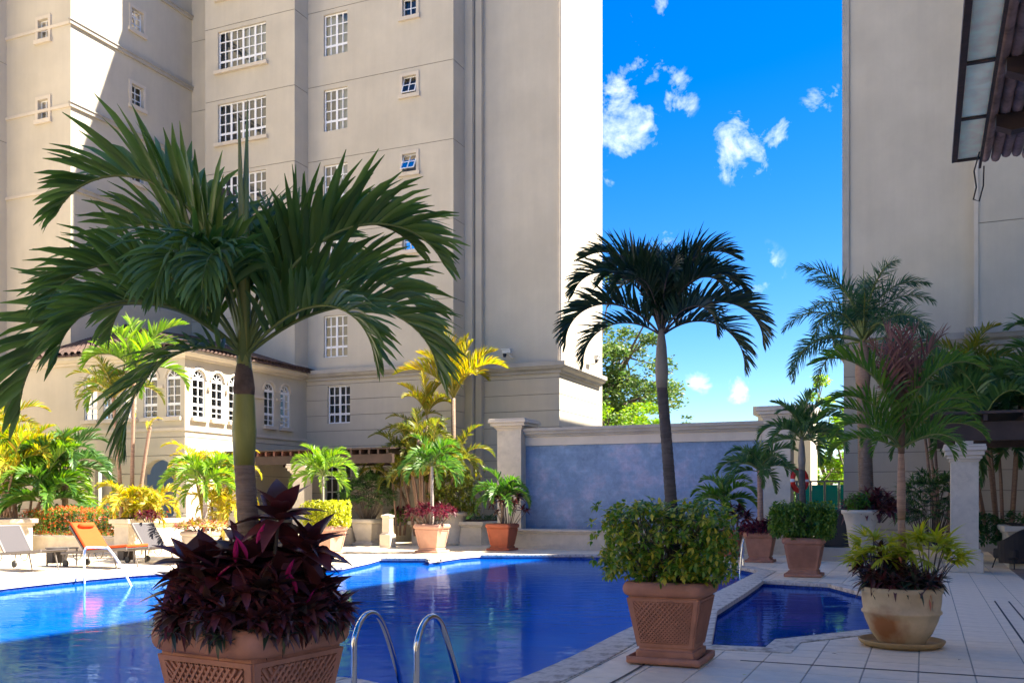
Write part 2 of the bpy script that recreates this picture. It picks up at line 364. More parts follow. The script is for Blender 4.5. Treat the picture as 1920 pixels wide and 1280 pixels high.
def bowl_mat():
    m = mat('aged_cream_pot', (.58, .44, .26), .7, var=.14, vs=5, bump=.2, bs=40)
    nt = m.node_tree; L = nt.links; b = nt.nodes['Principled BSDF']; src = b.inputs['Base Color'].links[0].from_socket
    t = N(nt, 'ShaderNodeTexCoord'); g = N(nt, 'ShaderNodeVectorMath', operation='DISTANCE'); L.new(t.outputs['Object'], g.inputs[0])
    g.inputs[1].default_value = (-.30, -.24, .17)
    n = N(nt, 'ShaderNodeTexNoise', inp={'Scale': 9.0, 'Detail': 5.0}); L.new(t.outputs['Object'], n.inputs[0])
    a = N(nt, 'ShaderNodeMath', operation='MULTIPLY_ADD', inp={1: .22}); L.new(n.outputs[0], a.inputs[0]); L.new(g.outputs['Value'], a.inputs[2])
    mr = N(nt, 'ShaderNodeMapRange', inp={'From Min': .40, 'From Max': .22, 'To Min': 0.0, 'To Max': .9}); L.new(a.outputs[0], mr.inputs[0])
    mx = N(nt, 'ShaderNodeMixRGB'); L.new(mr.outputs[0], mx.inputs[0]); L.new(src, mx.inputs[1]); mx.inputs[2].default_value = (.32, .10, .02, 1)
    L.new(mx.outputs[0], b.inputs['Base Color']); return m
M['bowl'] = bowl_mat()
M['saucer'] = mat('saucer', (.40, .26, .11), .7, var=.15, vs=6)

# ------------------------------------------------------------------ pool outline
def catmull(pts, k=5):
    out = []
    for i in range(1, len(pts)-2):
        a, b, c, d = (Vector(q) for q in pts[i-1:i+3])
        for j in range(k):
            t = j/k
            out.append(tuple(.5*((2*b)+(c-a)*t+(2*a-5*b+4*c-d)*t*t+(3*b-a-3*c+d)*t**3)))
    return out
left_near = [(-9.6, 16.0), (-9.1, 16.6), (-10.5, 15.2), (-12.2, 12.5), (-12.6, 9), (-10.5, 5.2), (-6.5, 3.4), (-3.2, 3.6), (-2.3, 5.2), (-2.15, 7.0), (-1.95, 7.85), (-1.5, 8.13), (-1.1, 7.85),
             (-.75, 7.4), (-.35, 7.38), (.01, 7.92), (.62, 9.29), (1.44, 11.4), (2.42, 13.6), (3.39, 15.8), (4.4, 18.3)]
pool = [(-9.1, 16.75)] + catmull(left_near[1:], 4)[3:] + [(3.39, 15.8), (4.4, 18.3), (5.36, 20.7)]
pool += catmull([(5.36, 20.7), (5.36, 20.7), (5.1, 22.4), (4.3, 24.6), (3.3, 26.3), (2.5, 26.9), (2.0, 27.0)], 4)[1:]
pool += [(2.0, 26.95), (-.9, 26.9), (-1.4, 26.2), (-2.1, 24.2), (-2.2, 25.3), (-3.5, 25.4), (-3.6, 24.0), (-3.9, 21.9)]
pool += catmull([(-3.6, 22.0), (-3.9, 21.9), (-5.4, 21.3), (-7.4, 20.6), (-8.3, 19.3), (-8.9, 17.6), (-9.1, 16.75), (-9.3, 16)], 4)[1:]
jac = [(2.05, 9.98), (2.61, 9.80), (2.86, 10.36), (4.19, 11.2), (5.0, 12.3), (5.6, 14.0), (5.78, 15.8), (5.76, 17.4), (4.76, 18.2), (3.75, 15.55), (2.78, 13.1)]
def dedupe(P, d=.05):
    o = []
    for q in P:
        if not o or (Vector(q)-Vector(o[-1])).length > d: o.append(tuple(q[:2]))
    return o
pool = dedupe(pool); jac = dedupe(jac)
def area(P): return .5*sum(P[i][0]*P[(i+1) % len(P)][1]-P[(i+1) % len(P)][0]*P[i][1] for i in range(len(P)))
if area(pool) < 0: pool.reverse()
if area(jac) < 0: jac.reverse()
def inside(x, y, P):
    c = False; j = len(P)-1
    for i in range(len(P)):
        if (P[i][1] > y) != (P[j][1] > y) and x < (P[j][0]-P[i][0])*(y-P[i][1])/(P[j][1]-P[i][1])+P[i][0]: c = not c
        j = i
    return c
def offset(P, d):
    n = len(P); out = []
    for i in range(n):
        a, b, c = Vector(P[i-1]), Vector(P[i]), Vector(P[(i+1) % n])
        t1 = (b-a).normalized(); t2 = (c-b).normalized()
        n1 = Vector((t1.y, -t1.x)); n2 = Vector((t2.y, -t2.x)); nn = (n1+n2)
        nn = nn.normalized() if nn.length > .1 else n1
        out.append(tuple(b+nn*(d/max(.55, nn.dot(n1)))))
    return out

# ground sheet with the two basins cut out
def sheet(name, loops, z, m, kind='structure'):
    tri = tessellate_polygon([[Vector((*q, 0)) for q in l] for l in loops])
    vs = [(*q, z) for l in loops for q in l]
    me = bpy.data.meshes.new(name); me.from_pydata(vs, [], [tuple(t) for t in tri]); me.materials.append(m)
    bm = bmesh.new(); bm.from_mesh(me); bmesh.ops.recalc_face_normals(bm, faces=bm.faces)
    for f in bm.faces:
        if f.normal.z < 0: f.normal_flip()
    bm.to_mesh(me); bm.free()
    o = put(name, me)
    if kind: o['kind'] = kind
    return o
big = [(-900, -900), (900, -900), (900, 1200), (-900, 1200)]
sheet('ground', [big, pool[::-1], jac[::-1]], -.03, M['ground'])
deck = empty('pool_deck'); deck['kind'] = 'structure'
# deck bed just under the tiles
bed = [W(-34, -14)[:2], W(14, -14)[:2], W(14, 34)[:2], W(-34, 34)[:2]]
o = sheet('tile_bed', [bed, pool[::-1], jac[::-1]], -.006, M['joint'], None); o.parent = deck
# floor tiles on the courtyard grid
T = .45; G = .005
cells = []
for i in range(-66, 31):
    for j in range(-30, 56):
        p0 = -.05 + i*T; u0 = 9.17 + j*T - 10*0
        if u0 < -6 or u0 > 33.2 or p0 > 13.4: continue
        if p0 < -18.2 and u0 > 23.4: continue
        if .955 < p0+T/2 < 1.4 and False: continue
        cells.append((p0, u0))
def tile_geo(mb, p0, u0, z, cut=False):
    if not cut:
        mb.add([(p0+G, u0+G, -.012), (p0+T-G, u0+G, -.012), (p0+T-G, u0+T-G, -.012), (p0+G, u0+T-G, -.012),
                (p0+G+.003, u0+G+.003, z), (p0+T-G-.003, u0+G+.003, z), (p0+T-G-.003, u0+T-G-.003, z), (p0+G+.003, u0+T-G-.003, z)],
               [(4, 5, 6, 7), (0, 1, 5, 4), (1, 2, 6, 5), (2, 3, 7, 6), (3, 0, 4, 7)])
    else:
        n = 4; s = (T-2*G)/n
        for a in range(n):
            for b in range(n):
                q = [(p0+G+s*(a+da), u0+G+s*(b+db)) for da, db in ((0, 0), (1, 0), (1, 1), (0, 1))]
                if all(not inside(*W(*w)[:2], pool) and not inside(*W(*w)[:2], jac) for w in q):
                    mb.add([(*w, z) for w in q], [(0, 1, 2, 3)])

near = []; far = MB(); brown = MB()
for p0, u0 in cells:
    cs = [W(p0+a*T, u0+b*T)[:2] for a in (0, 1) for b in (0, 1)]
    ins = [inside(*c, pool) or inside(*c, jac) for c in cs]
    if all(ins): continue
    cx, cy, _ = W(p0+T/2, u0+T/2)
    z = rng.uniform(-.0008, .0008)
    if p0 > 1.3 and u0 > 16.2:
        tile_geo(brown, p0, u0, z, any(ins)); continue
    vis = cy > 1 and abs(cx/cy) < .56 and 940+2694/cy < 1300
    if vis and cy < 20: near.append((cy, p0, u0, z, any(ins)))
    else: tile_geo(far, p0, u0, z, any(ins))
near.sort()
whole = MB(); tile_geo(whole, -T/2, -T/2, 0); whole = whole.mesh('tile', M['deck'])
for k, (cy, p0, u0, z, cut) in enumerate(near):
    if k >= 295: tile_geo(far, p0, u0, z, cut); continue
    if cut:
        t = MB(); tile_geo(t, -T/2, -T/2, 0)
        t = MB()
        n = 4; s = (T-2*G)/n
        for a in range(n):
            for b in range(n):
                q = [(p0+G+s*(a+da), u0+G+s*(b+db)) for da, db in ((0, 0), (1, 0), (1, 1), (0, 1))]
                if all(not inside(*W(*w)[:2], pool) and not inside(*W(*w)[:2], jac) for w in q):
                    t.add([(w[0]-p0-T/2, w[1]-u0-T/2, 0) for w in q], [(0, 1, 2, 3)])
        if not t.v: continue
        me = t.mesh('tile', M['deck'])
    else: me = whole
    put('tile', me, deck, W(p0+T/2, u0+T/2, z), (0, 0, -math.atan2(S30, C30)))
far.build('distant_tiles', M['deckp'], deck, kind='stuff', rot=(0, 0, -math.atan2(S30, C30)))
brown.build('terrace_tiles', M['brown_tile'], deck, kind='stuff', rot=(0, 0, -math.atan2(S30, C30)))
# drain slots
for (pa, ua, pb, ub) in ((-1.6, 9.155, 9, 9.19), ):
    d = MB(); d.box(pa, pb, ua, ub, .002, .0035); d.build('drain_slot', M['slot'], deck, rot=(0, 0, -math.atan2(S30, C30)))
for pa in (.96, 1.15):
    d = MB(); d.box(pa, pa+.022, 8.0, 16.2, .002, .0035); d.build('drain_slot', M['slot'], deck, rot=(0, 0, -math.atan2(S30, C30)))
def ribbon(P, d0, d1, i0, i1, z, name, m):
    A = offset(P, d0); B = offset(P, d1); n = len(P); mb = MB(); idx = [(i0+k) % n for k in range((i1-i0) % n + 1)]
    vs = [(*A[i], z) for i in idx]+[(*B[i], z) for i in idx]; L = len(idx)
    mb.add(vs, [(k, k+1, L+k+1, L+k) for k in range(L-1)]); return mb.build(name, m, deck)
def nearest(P, q): return min(range(len(P)), key=lambda i: (P[i][0]-q[0])**2+(P[i][1]-q[1])**2)
ia, ib = nearest(pool, (-.35, 7.4)), nearest(pool, (1.44, 11.4))
ribbon(pool, .72, .745, ia, ib, .006, 'drain_slot', M['slot'])

# coping stones round both basins
def coping(P, wid, name, skip=None):
    n = len(P); pts = []
    # resample at about half a metre
    for i in range(n):
        a = Vector(P[i]); b = Vector(P[(i+1) % n]); k = max(1, round((b-a).length/.5))
        for j in range(k): pts.append(tuple(a+(b-a)*j/k))
    out = offset(pts, wid); m = len(pts)
    for i in range(m):
        j = (i+1) % m
        a, b, c, d = Vector(pts[i]), Vector(pts[j]), Vector(out[j]), Vector(out[i])
        mid = (a+b+c+d)/4
        q = [mid+(v-mid)*.985 for v in (a, b, c, d)]
        lip = (a+b)/2-(c+d)/2; lip.normalize()
        q[0] = q[0]+lip*.03; q[1] = q[1]+lip*.03
        mb = MB(); z1 = .012+rng.uniform(-.001, .001)
        mb.add([(v.x-mid.x, v.y-mid.y, -.055) for v in q]+[(v.x-mid.x, v.y-mid.y, z1) for v in q],
               [(0, 1, 5, 4), (1, 2, 6, 5), (2, 3, 7, 6), (3, 0, 4, 7), (4, 5, 6, 7), (3, 2, 1, 0)])
        o = mb.build('coping_stone', M['coping'], deck, loc=(mid.x, mid.y, 0), bevel=.004)
coping(pool, .34, 'pool'); coping(jac, .27, 'jac')
# pool walls, floors and water
def basin(P, depth, zw, wm, nm, lab):
    mb = MB(); n = len(P)
    mb.add([(*q, -.03) for q in P]+[(*q, -depth) for q in P], [(i, (i+1) % n, n+(i+1) % n, n+i) for i in range(n)])
    o = mb.build(nm+'_basin', M['pooltile']); o['kind'] = 'structure'
    sheet(nm+'_floor', [P], -depth, M['pooltile'])
    w = sheet(nm+'_water', [P], zw, wm)
basin(pool, 1.4, -.11, M['water'], 'pool', '')
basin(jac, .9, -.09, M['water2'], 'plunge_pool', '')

# ------------------------------------------------------------------ buildings
def wall_grid(mb, a0, a1, b0, b1, holes=(), grooves=(), depth=.16, gd=.025, gh=.022):
    """wall plane at c=0 with recessed holes and thin horizontal grooves (a right, b up, c out)"""
    xs = sorted({a0, a1, *[min(max(h[i], a0), a1) for h in holes for i in (0, 1)]})
    gr = [g for g in grooves if b0 < g-gh and g+gh < b1]
    zs = sorted({b0, b1, *[h[i] for h in holes for i in (2, 3)], *[g-gh/2 for g in gr], *[g+gh/2 for g in gr]})
    for i in range(len(xs)-1):
        for j in range(len(zs)-1):
            x0, x1, z0, z1 = xs[i], xs[i+1], zs[j], zs[j+1]; mx, mz = (x0+x1)/2, (z0+z1)/2
            if any(h[0] < mx < h[1] and h[2] < mz < h[3] for h in holes): continue
            if any(abs(mz-g) < gh/2 for g in gr):
                mb.cm = 1
                mb.add([(x0, z0, -gd), (x1, z0, -gd), (x1, z1, -gd), (x0, z1, -gd), (x0, z0, 0), (x1, z0, 0), (x1, z1, 0), (x0, z1, 0)],
                       [(0, 1, 2, 3), (4, 5, 1, 0), (7, 6, 2, 3)])
                mb.cm = 0
            else: mb.add([(x0, z0, 0), (x1, z0, 0), (x1, z1, 0), (x0, z1, 0)], [(0, 1, 2, 3)])
    for h in holes:
        x0, x1, z0, z1 = h[:4]
        mb.add([(x0, z0, 0), (x1, z0, 0), (x1, z1, 0), (x0, z1, 0), (x0, z0, -depth), (x1, z0, -depth), (x1, z1, -depth), (x0, z1, -depth)],
               [(0, 1, 5, 4), (1, 2, 6, 5), (2, 3, 7, 6), (3, 0, 4, 7)])
def fU(u0): return lambda a, b, c: (a, u0-c, b)      # faces the camera side
def fP(p0): return lambda a, b, c: (p0+c, a, b)      # faces right

def window(root, f, a, b, w, h, cols, rows, kind='plain', back='dim_room', heavy=None, recess=.12, surround=0, sill=True, tilt=0, arch=False):
    """a,b = centre; parts: window (white frame) > pane, sill, surround, interior"""
    x0, x1, z0, z1 = a-w/2, a+w/2, b-h/2, b+h/2; c0 = -recess
    mb = MB(f); t = .035 if h < 1.1 else .05
    def bar(xa, xb, za, zb, ca=c0-.03, cb=c0+.02):
        if tilt:
            ps = [(x, z, c) for x in (xa, xb) for z in (za, zb) for c in (ca, cb)]
            ps = [(x, z1-(z1-z)*math.cos(tilt), c+(z1-z)*math.sin(tilt)) for x, z, c in ps]
            mb.add(ps, [(0, 1, 3, 2), (4, 6, 7, 5), (0, 4, 5, 1), (2, 3, 7, 6), (0, 2, 6, 4), (1, 5, 7, 3)])
        else: mb.box(xa, xb, za, zb, ca, cb)
    bar(x0, x0+t, z0, z1); bar(x1-t, x1, z0, z1); bar(x0+t, x1-t, z0, z0+t); bar(x0+t, x1-t, z1-t, z1)
    m = .018 if h < 1.1 else .022
    for i in range(1, cols):
        x = x0+w*i/cols; q = 2.2*m if heavy and i in heavy else m
        bar(x-q/1, x+q/1, z0+t, z1-t, c0-.02, c0+.012)
    for j in range(1, rows):
        z = z0+h*j/rows; q = 2*m if (heavy and j == 1) else m
        bar(x0+t, x1-t, z-q/1, z+q/1, c0-.021, c0+.009)
    fr = mb.build('window', M['white'], root)
    g = MB(f)
    if tilt:
        ps = [(x, z1-(z1-z)*math.cos(tilt), c0-.005+(z1-z)*math.sin(tilt)) for x, z in ((x0+t, z0+t), (x1-t, z0+t), (x1-t, z1-t), (x0+t, z1-t))]
        g.add(ps, [(0, 1, 2, 3)])
    else: g.add([(x0+t, z0+t, c0-.005), (x1-t, z0+t, c0-.005), (x1-t, z1-t, c0-.005), (x0+t, z1-t, c0-.005)], [(0, 1, 2, 3)])
    g.build('pane', M['glass'], fr)
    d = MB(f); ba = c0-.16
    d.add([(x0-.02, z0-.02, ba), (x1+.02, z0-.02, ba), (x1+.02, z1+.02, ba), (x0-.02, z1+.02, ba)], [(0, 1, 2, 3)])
    d.build('interior', M[back] if back not in ('half',) else M['dim_room'], fr)
    if back == 'half':
        d = MB(f); k = 14; xs = [x0+w*.52+(w*.46)*i/k for i in range(k+1)]
        vs = [(x, z, ba+.03+.02*(i % 2)) for z in (z0, z1) for i, x in enumerate(xs)]
        d.add(vs, [(i, i+1, k+2+i, k+1+i) for i in range(k)]); d.build('curtain', M['curtain'], fr)
    # reveal lining so that the pane edge never leaks
    if surround:
        s = MB(f); e = .002; q = surround; pr = .05
        s.box(x0-q, x0-e, z0-q, z1+q, .001, pr); s.box(x1+e, x1+q, z0-q, z1+q, .001, pr)
        s.box(x0-e, x1+e, z1+e, z1+q, .001, pr); s.box(x0-q-.04, x1+q+.04, z0-q-.03, z0-e, .001, pr+.05)
        s.build('surround', M['trim'], fr)
    elif sill:
        s = MB(f); s.box(x0-.12, x1+.12, z0-.14, z0-.003, .001, .14); s.build('sill', M['trim'], fr)
    return fr

tower = empty('hotel_tower', (0, 0, 0), grid=True, label='tall cream stucco hotel tower on the left with small paned windows and rusticated ground storey', cat='building')
HT = 30.7; CZ0, CZ1 = 6.36, 6.78
G_lo = [4.32+.62*i for i in range(-6, 4)]
def grooves(z0=18.2): return [z0+3*k for k in range(-3, 5)]
# --- windows of the main front u=32.35
UM = 32.35
hm = []; wm = []
c1, z1 = onU(768, 160, UM)
for k in (-2, -1, 0, 1, 2): wm.append((c1, z1+3*k, .60, .70, 2, 2, dict(back='dim_room', surround=.12, tilt=(.0, .0, .35, .0, .0)[k+2] if k != -1 else .5)))
c2, z2 = onU(629, 205, UM)
for k in (-3, -2, -1, 0, 1, 2): wm.append((c2, z2+3*k+ (.02*k), 1.12, 1.66, 4, 4, dict(back=('dim_room', 'dim_room', 'half', 'half', 'curtain', 'curtain')[k+3], heavy=(2,), sill=False)))
c2b, z2b = onU(635, 758, UM)
c2c, z2c = onU(632, 912, UM)
wlow = [(c2b, z2b, 1.06, 1.5, 4, 4, dict(back='dim_room', heavy=(2,), sill=False)), (c2c, 1.62, 1.25, 2.7, 4, 5, dict(back='dim_room', heavy=(2,), sill=False))]
def do_wall(root, f, a0, a1, b0, b1, wins, gr, name='wall', material='stucco'):
    mb = MB(f); holes = [(a-w/2-.001, a+w/2+.001, b-h/2-.001, b+h/2+.001) for a, b, w, h, *_ in wins]
    wall_grid(mb, a0, a1, b0, b1, holes, gr, depth=.3)
    mb.build(name, [M[material], M['groove']], root)
    for a, b, w, h, c, r, kw in wins: window(root, f, a, b, w, h, c, r, **kw)
do_wall(tower, fU(UM), -23.8, -16.35, CZ0, HT, wm, grooves(18.2))
do_wall(tower, fU(UM), -23.8, -16.35, -.1, CZ0, wlow, G_lo)
# recess strip left of the bay
do_wall(tower, fU(UM), -28.92, -27.4, CZ0, HT, [], grooves(18.2))
do_wall(tower, fU(UM), -28.92, -23.8, -.1, CZ0, [], G_lo)
do_wall(tower, fU(UM), -27.4, -23.8, CZ0, HT, [], [])
# bay with the wide windows
UB = 31.45; cb, zb = onU(453, 88, UB)
wb = [(cb, zb+2.98*k, 2.42, 1.62, 8, 4, dict(back='half' if k == 0 else ('dim_room' if k != 1 else 'half'), heavy=(2, 4, 6))) for k in (-3, -2, -1, 0, 1, 2)]
do_wall(tower, fU(UB), -27.4, -22.93, 7.0, HT, wb, grooves(18.0))
do_wall(tower, fP(-22.93), UB, UM, 7.0, HT, [], grooves(18.0))
mb = MB(); mb.box(-27.4, -22.93, UB, UM, 6.9, 7.0); mb.build('bay_soffit', M['trim'], tower)
mb = MB(); mb.box(-27.4-.01, -27.4, UB, UM, 7.0, HT); mb.build('wall', M['stucco'], tower)
# return and pilaster strips beside the corner block
do_wall(tower, fP(-16.35), UM, 33.75, -.1, HT, [], G_lo+grooves(18.2))
mb = MB(); mb.box(-16.347, -16.02, 33.30, 33.747, 0, HT); mb.box(-15.98, -15.72, 33.50, 33.747, 0, HT); mb.build('pilaster', M['stucco'], tower)
# corner block
do_wall(tower, fU(33.75), -16.35, -12.6, CZ0, HT, [], [])
do_wall(tower, fU(33.75), -16.35, -12.6, -.1, CZ0, [], G_lo)
do_wall(tower, fP(-12.6), 33.75, 38.6, CZ0, HT, [], [])
do_wall(tower, fP(-12.6), 33.75, 38.6, -.1, CZ0, [], G_lo)
mb = MB(); mb.box(-12.57, -12.49, 33.66, 33.745, CZ1, HT); mb.box(-12.66, -12.603, 33.66, 33.745, CZ1, HT); mb.build('corner_bead', M['trim'], tower)
# side wall of the left wing
PS = -28.92
side = []
for (x, y) in ((257, 40),):
    us, zs = onP(x, y, PS)
    for k in (-3, -2, -1, 0, 1, 2): side.append((us, zs+3.02*k, .62, .82, 2, 3, dict(back='dim_room', surround=.13)))
do_wall(tower, fP(PS), 26.0, UM, 6.5, HT, side, [])
PA = (-32.25, -28.92); UA = 26.0
ca, za = onU(82, 56, UA)
wa = [(ca, za+3.0*k, .52, .74, 2, 2, dict(back='dim_room', surround=.13)) for k in (-1, 0, 1, 2)]
do_wall(tower, fU(UA), PA[0], PA[1], CZ0, HT, wa, [], 'wall')
do_wall(tower, fU(UA), -36, PA[1], -.1, CZ0, [], G_lo)
do_wall(tower, fP(-32.25), 14, UA, -.1, HT, [], G_lo+[18.2, 15.2, 21.2], 'wall')
do_wall(tower, fU(14.0), -40, -32.25, -.1, HT, [], G_lo, 'wall')
# moulding strips on the wing
for k in range(4):
    z = 16.13+3.05*(k-1)
    mb = MB(); mb.box(PS+.001, PS+.09, 25.91, UM-.01, z-.09, z+.04); mb.box(PS+.001, PS+.13, 25.87, UM-.01, z+.041, z+.09)
    mb.build('moulding', M['moulding'], tower)
    mb = MB(); mb.box(PA[0], PS+.088, 25.94, 25.999, z-.08, z+.03); mb.build('moulding', M['trim'], tower)
# roof slabs and hidden backs
mb = MB()
for bx in ((-40, -32.25, 14, 48), (-32.25, -28.92, 26.0, 48), (-28.92, -16.35, 32.35, 48), (-27.4, -22.93, 31.45, 32.35), (-16.35, -12.6, 33.75, 38.6), (-16.35, -12.6, 38.6, 38.9)):
    mb.box(bx[0], bx[1], bx[2], bx[3], HT-.3, HT)
mb.build('roof', M['moulding'], tower)
mb = MB(); mb.box(-12.61, -12.6, 38.6, 38.61, 0, HT); mb.box(-40, -12.62, 38.61, 39.0, 0, HT-.31); mb.build('rear_wall', M['stucco'], tower)
# cornice following the front
def cornice(root, pts, z0, z1, name='cornice', m='moulding', prof=((0, 0), (.10, .0), (.12, .10), (.26, .16), (.32, .24), (.36, .26), (.36, .42), (0, .46)), cap=True):
    n = len(pts); sc_ = (z1-z0)/.46; mb = MB(); L = len(prof); ring = []
    for i, pnt in enumerate(pts):
        b = Vector(pnt); n1 = n2 = None
        if i > 0: t = (b-Vector(pts[i-1])).normalized(); n1 = Vector((t.y, -t.x))
        if i < n-1: t = (Vector(pts[i+1])-b).normalized(); n2 = Vector((t.y, -t.x))
        n1 = n1 or n2; n2 = n2 or n1; nn = (n1+n2).normalized(); k = 1/max(.3, nn.dot(n1))
        for d, h in prof: ring.append((b.x+nn.x*d*k*.9, b.y+nn.y*d*k*.9, z0+h*sc_))
    mb.add(ring, [(i*L+k, (i+1)*L+k, (i+1)*L+k+1, i*L+k+1) for i in range(n-1) for k in range(L-1)]+[tuple(range(L)), tuple((n-1)*L+k for k in range(L))])
    return mb.build(name, M[m], root)
cornice(tower, [(-23.0, UM-.002), (-16.352+.0, UM-.002), (-16.348, 33.748), (-12.598, 33.748), (-12.598, 38.62)], 6.34, 6.78)
cornice(tower, [(-32.248, 25.998), (-30.6, 25.998)], 6.34, 6.78)
# --- arched podium in front of the wing, with its own tiled hip roof
pod = empty('arched_annexe', (0, 0, 0), grid=True, label='low annexe with arched white windows and dark tiled roof, in front of the tower', cat='building')
PP = -23.0; UP = 25.4; EZ = 6.62
def arched(root, f, a, z0, z1, w, mat_wall='stucco'):
    """tall arched window: frame > pane, sill"""
    r = w/2; zs = z1-r; mb = MB(f); t = .045; c0, c1_ = -.10, -.04
    mb.box(a-r, a-r+t, z0, zs, c0, c1_); mb.box(a+r-t, a+r, z0, zs, c0, c1_); mb.box(a-r+t, a+r-t, z0, z0+t, c0, c1_); mb.box(a-r+t, a+r-t, zs-.05, zs+.05, c0, c1_)
    mb.box(a-r+t, a+r-t, z0+(zs-z0)*.33-.045, z0+(zs-z0)*.33+.045, c0, c1_)
    mb.box(a-.018, a+.018, z0+t, zs-.05, c0+.005, c1_-.005)
    for q in (.165, .55, .775): zz = z0+(zs-z0)*q; mb.box(a-r+t, a+r-t, zz-.014, zz+.014, c0+.006, c1_-.006)
    k = 10
    for s0, s1 in ((r, r-t),):
        ring = [(a+rr*math.cos(PI*i/k), zs+.0+rr*math.sin(PI*i/k), c) for rr in (s0, s1) for c in (c0, c1_) for i in range(k+1)]; L = k+1
        mb.add(ring, [(i, i+1, L+i+1, L+i) for i in range(k)]+[(2*L+i, 2*L+i+1, 3*L+i+1, 3*L+i) for i in range(k)]+[(L+i, L+i+1, 3*L+i+1, 3*L+i) for i in range(k)])
    for an in (45, 90, 135):
        dx, dz = math.cos(R(an)), math.sin(R(an)); nx, nz = -dz*.014, dx*.014; e = r-t
        mb.add([(a+nx, zs+.05+nz, c1_-.006), (a-nx, zs+.05-nz, c1_-.006), (a+dx*e-nx, zs+dz*e-nz, c1_-.006), (a+dx*e+nx, zs+dz*e+nz, c1_-.006)], [(0, 1, 2, 3)])
    fr = mb.build('window', M['white'], root)
    g = MB(f); arc = [(a+r*math.cos(PI*i/k), zs+r*math.sin(PI*i/k)) for i in range(k+1)]
    pl = [(a-r, z0), (a+r, z0)]+arc
    g.add([(x, z, -.075) for x, z in pl], [tuple(range(len(pl)))]); g.build('pane', M['glass'], fr)
    g = MB(f); g.add([(a-r, z0, -.2), (a+r, z0, -.2), (a+r, z1, -.2), (a-r, z1, -.2)], [(0, 1, 2, 3)]); g.build('interior', M['dim_room'], fr)
    # spandrels close the square hole above the arch
    sp = MB(f)
    for sgn in (1, -1):
        A = [(a+sgn*r*math.cos(PI/2*i/5), zs+r*math.sin(PI/2*i/5)) for i in range(6)]
        poly = A+[(a+sgn*r, z1+.001)]; n = len(poly)
        sp.add([(x, z, .0) for x, z in poly]+[(x, z, -.15) for x, z in poly], [tuple(range(n))]+[(i, i+1, n+i+1, n+i) for i in range(5)])
    sp.build('arch_head', M[mat_wall], fr)
    s = MB(f); s.box(a-r-.08, a+r+.08, z0-.13, z0-.004, .002, .12); s.build('sill', M['trim'], fr)
    s = MB(f); R0, R1 = r+.02, r+.10
    ring = [(a+rr*math.cos(PI*i/k), zs+rr*math.sin(PI*i/k), c) for rr in (R0, R1) for c in (.001, .04) for i in range(k+1)]; L = k+1
    s.add(ring, [(L+i, L+i+1, 3*L+i+1, 3*L+i) for i in range(k)]+[(2*L+i, 2*L+i+1, 3*L+i+1, 3*L+i) for i in range(k)]+[(i, i+1, L+i+1, L+i) for i in range(k)])
    s.build('hood_mould', M['trim'], fr)
    return fr
sidewin = []
for x in (373, 408, 440, 505, 535):
    uu, zt = onP(x, 697, PP); uu2, zb_ = onP(x, 785, PP)
    sidewin.append(uu)
ztop, zbot = 5.72, 4.05
uu, ztop = onP(408, 700, PP); _, zbot = onP(408, 787, PP)
frontwin = [onU(x, 740, UP)[0] for x in (170, 206, 243, 282, 325)]
ww = .62
def pod_wall(f, a0, a1, wins, extra=()):
    mb = MB(f); holes = [(a-ww/2, a+ww/2, zbot, ztop+.001) for a in wins]+list(extra)
    wall_grid(mb, a0, a1, -.1, EZ, holes, [g for g in G_lo if not zbot-.15 < g < ztop+.2], depth=.15); mb.build('wall', [M['stucco'], M['groove']], pod)
    for a in wins: arched(pod, f, a, zbot, ztop, ww)
    for w0, w1 in zip(wins[:-1], wins[1:]):
        if w1-w0 > ww+.24:
            s = MB(f); s.box(w0+ww/2+.10, w1-ww/2-.10, zbot+(ztop-zbot)*.60, zbot+(ztop-zbot)*.60+.1, .002, .09); s.build('impost', M['trim'], pod)
pod_wall(fP(PP), UP, UM, sidewin)
# front: arched alcove and dark openings at ground level
al = onU(203, 900, UP)[0]; op = onU(300, 900, UP)[0]
pod_wall(fU(UP), -33.5, PP, frontwin, [(al-.62, al+.62, .6, 3.05), (op-.72, op+.62, .6, 2.95)])
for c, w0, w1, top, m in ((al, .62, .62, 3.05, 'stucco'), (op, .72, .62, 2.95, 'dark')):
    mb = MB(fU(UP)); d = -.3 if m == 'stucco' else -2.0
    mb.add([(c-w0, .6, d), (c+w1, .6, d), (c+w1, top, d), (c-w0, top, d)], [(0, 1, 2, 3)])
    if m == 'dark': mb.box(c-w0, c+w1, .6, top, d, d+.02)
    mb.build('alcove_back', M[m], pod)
    a = c+(w1-w0)/2; r = (w0+w1)/2; sp = MB(fU(UP))
    for sgn in (1, -1):
        A = [(a+sgn*r*math.cos(PI/2*i/6), top-r*.75+r*.75*math.sin(PI/2*i/6)) for i in range(7)]; poly = A+[(a+sgn*r, top+.001)]; n = len(poly)
        sp.add([(x, z, 0) for x, z in poly]+[(x, z, -.3) for x, z in poly], [tuple(range(n))]+[(i, i+1, n+i+1, n+i) for i in range(6)])
    sp.build('arch_head', M['stucco'], pod)
cornice(pod, [(-31.0, UP-.002), (PP+.002, UP-.002), (PP+.002, UM-.36)], 6.36, 6.66, m='trim')
for zz in (zbot-.42,):
    mb = MB(); mb.box(-33.4, PP+.05, UP-.05, UP-.001, zz-.06, zz+.05); mb.box(PP+.001, PP+.05, UP, UM, zz-.06, zz+.05); mb.build('string_course', M['trim'], pod)
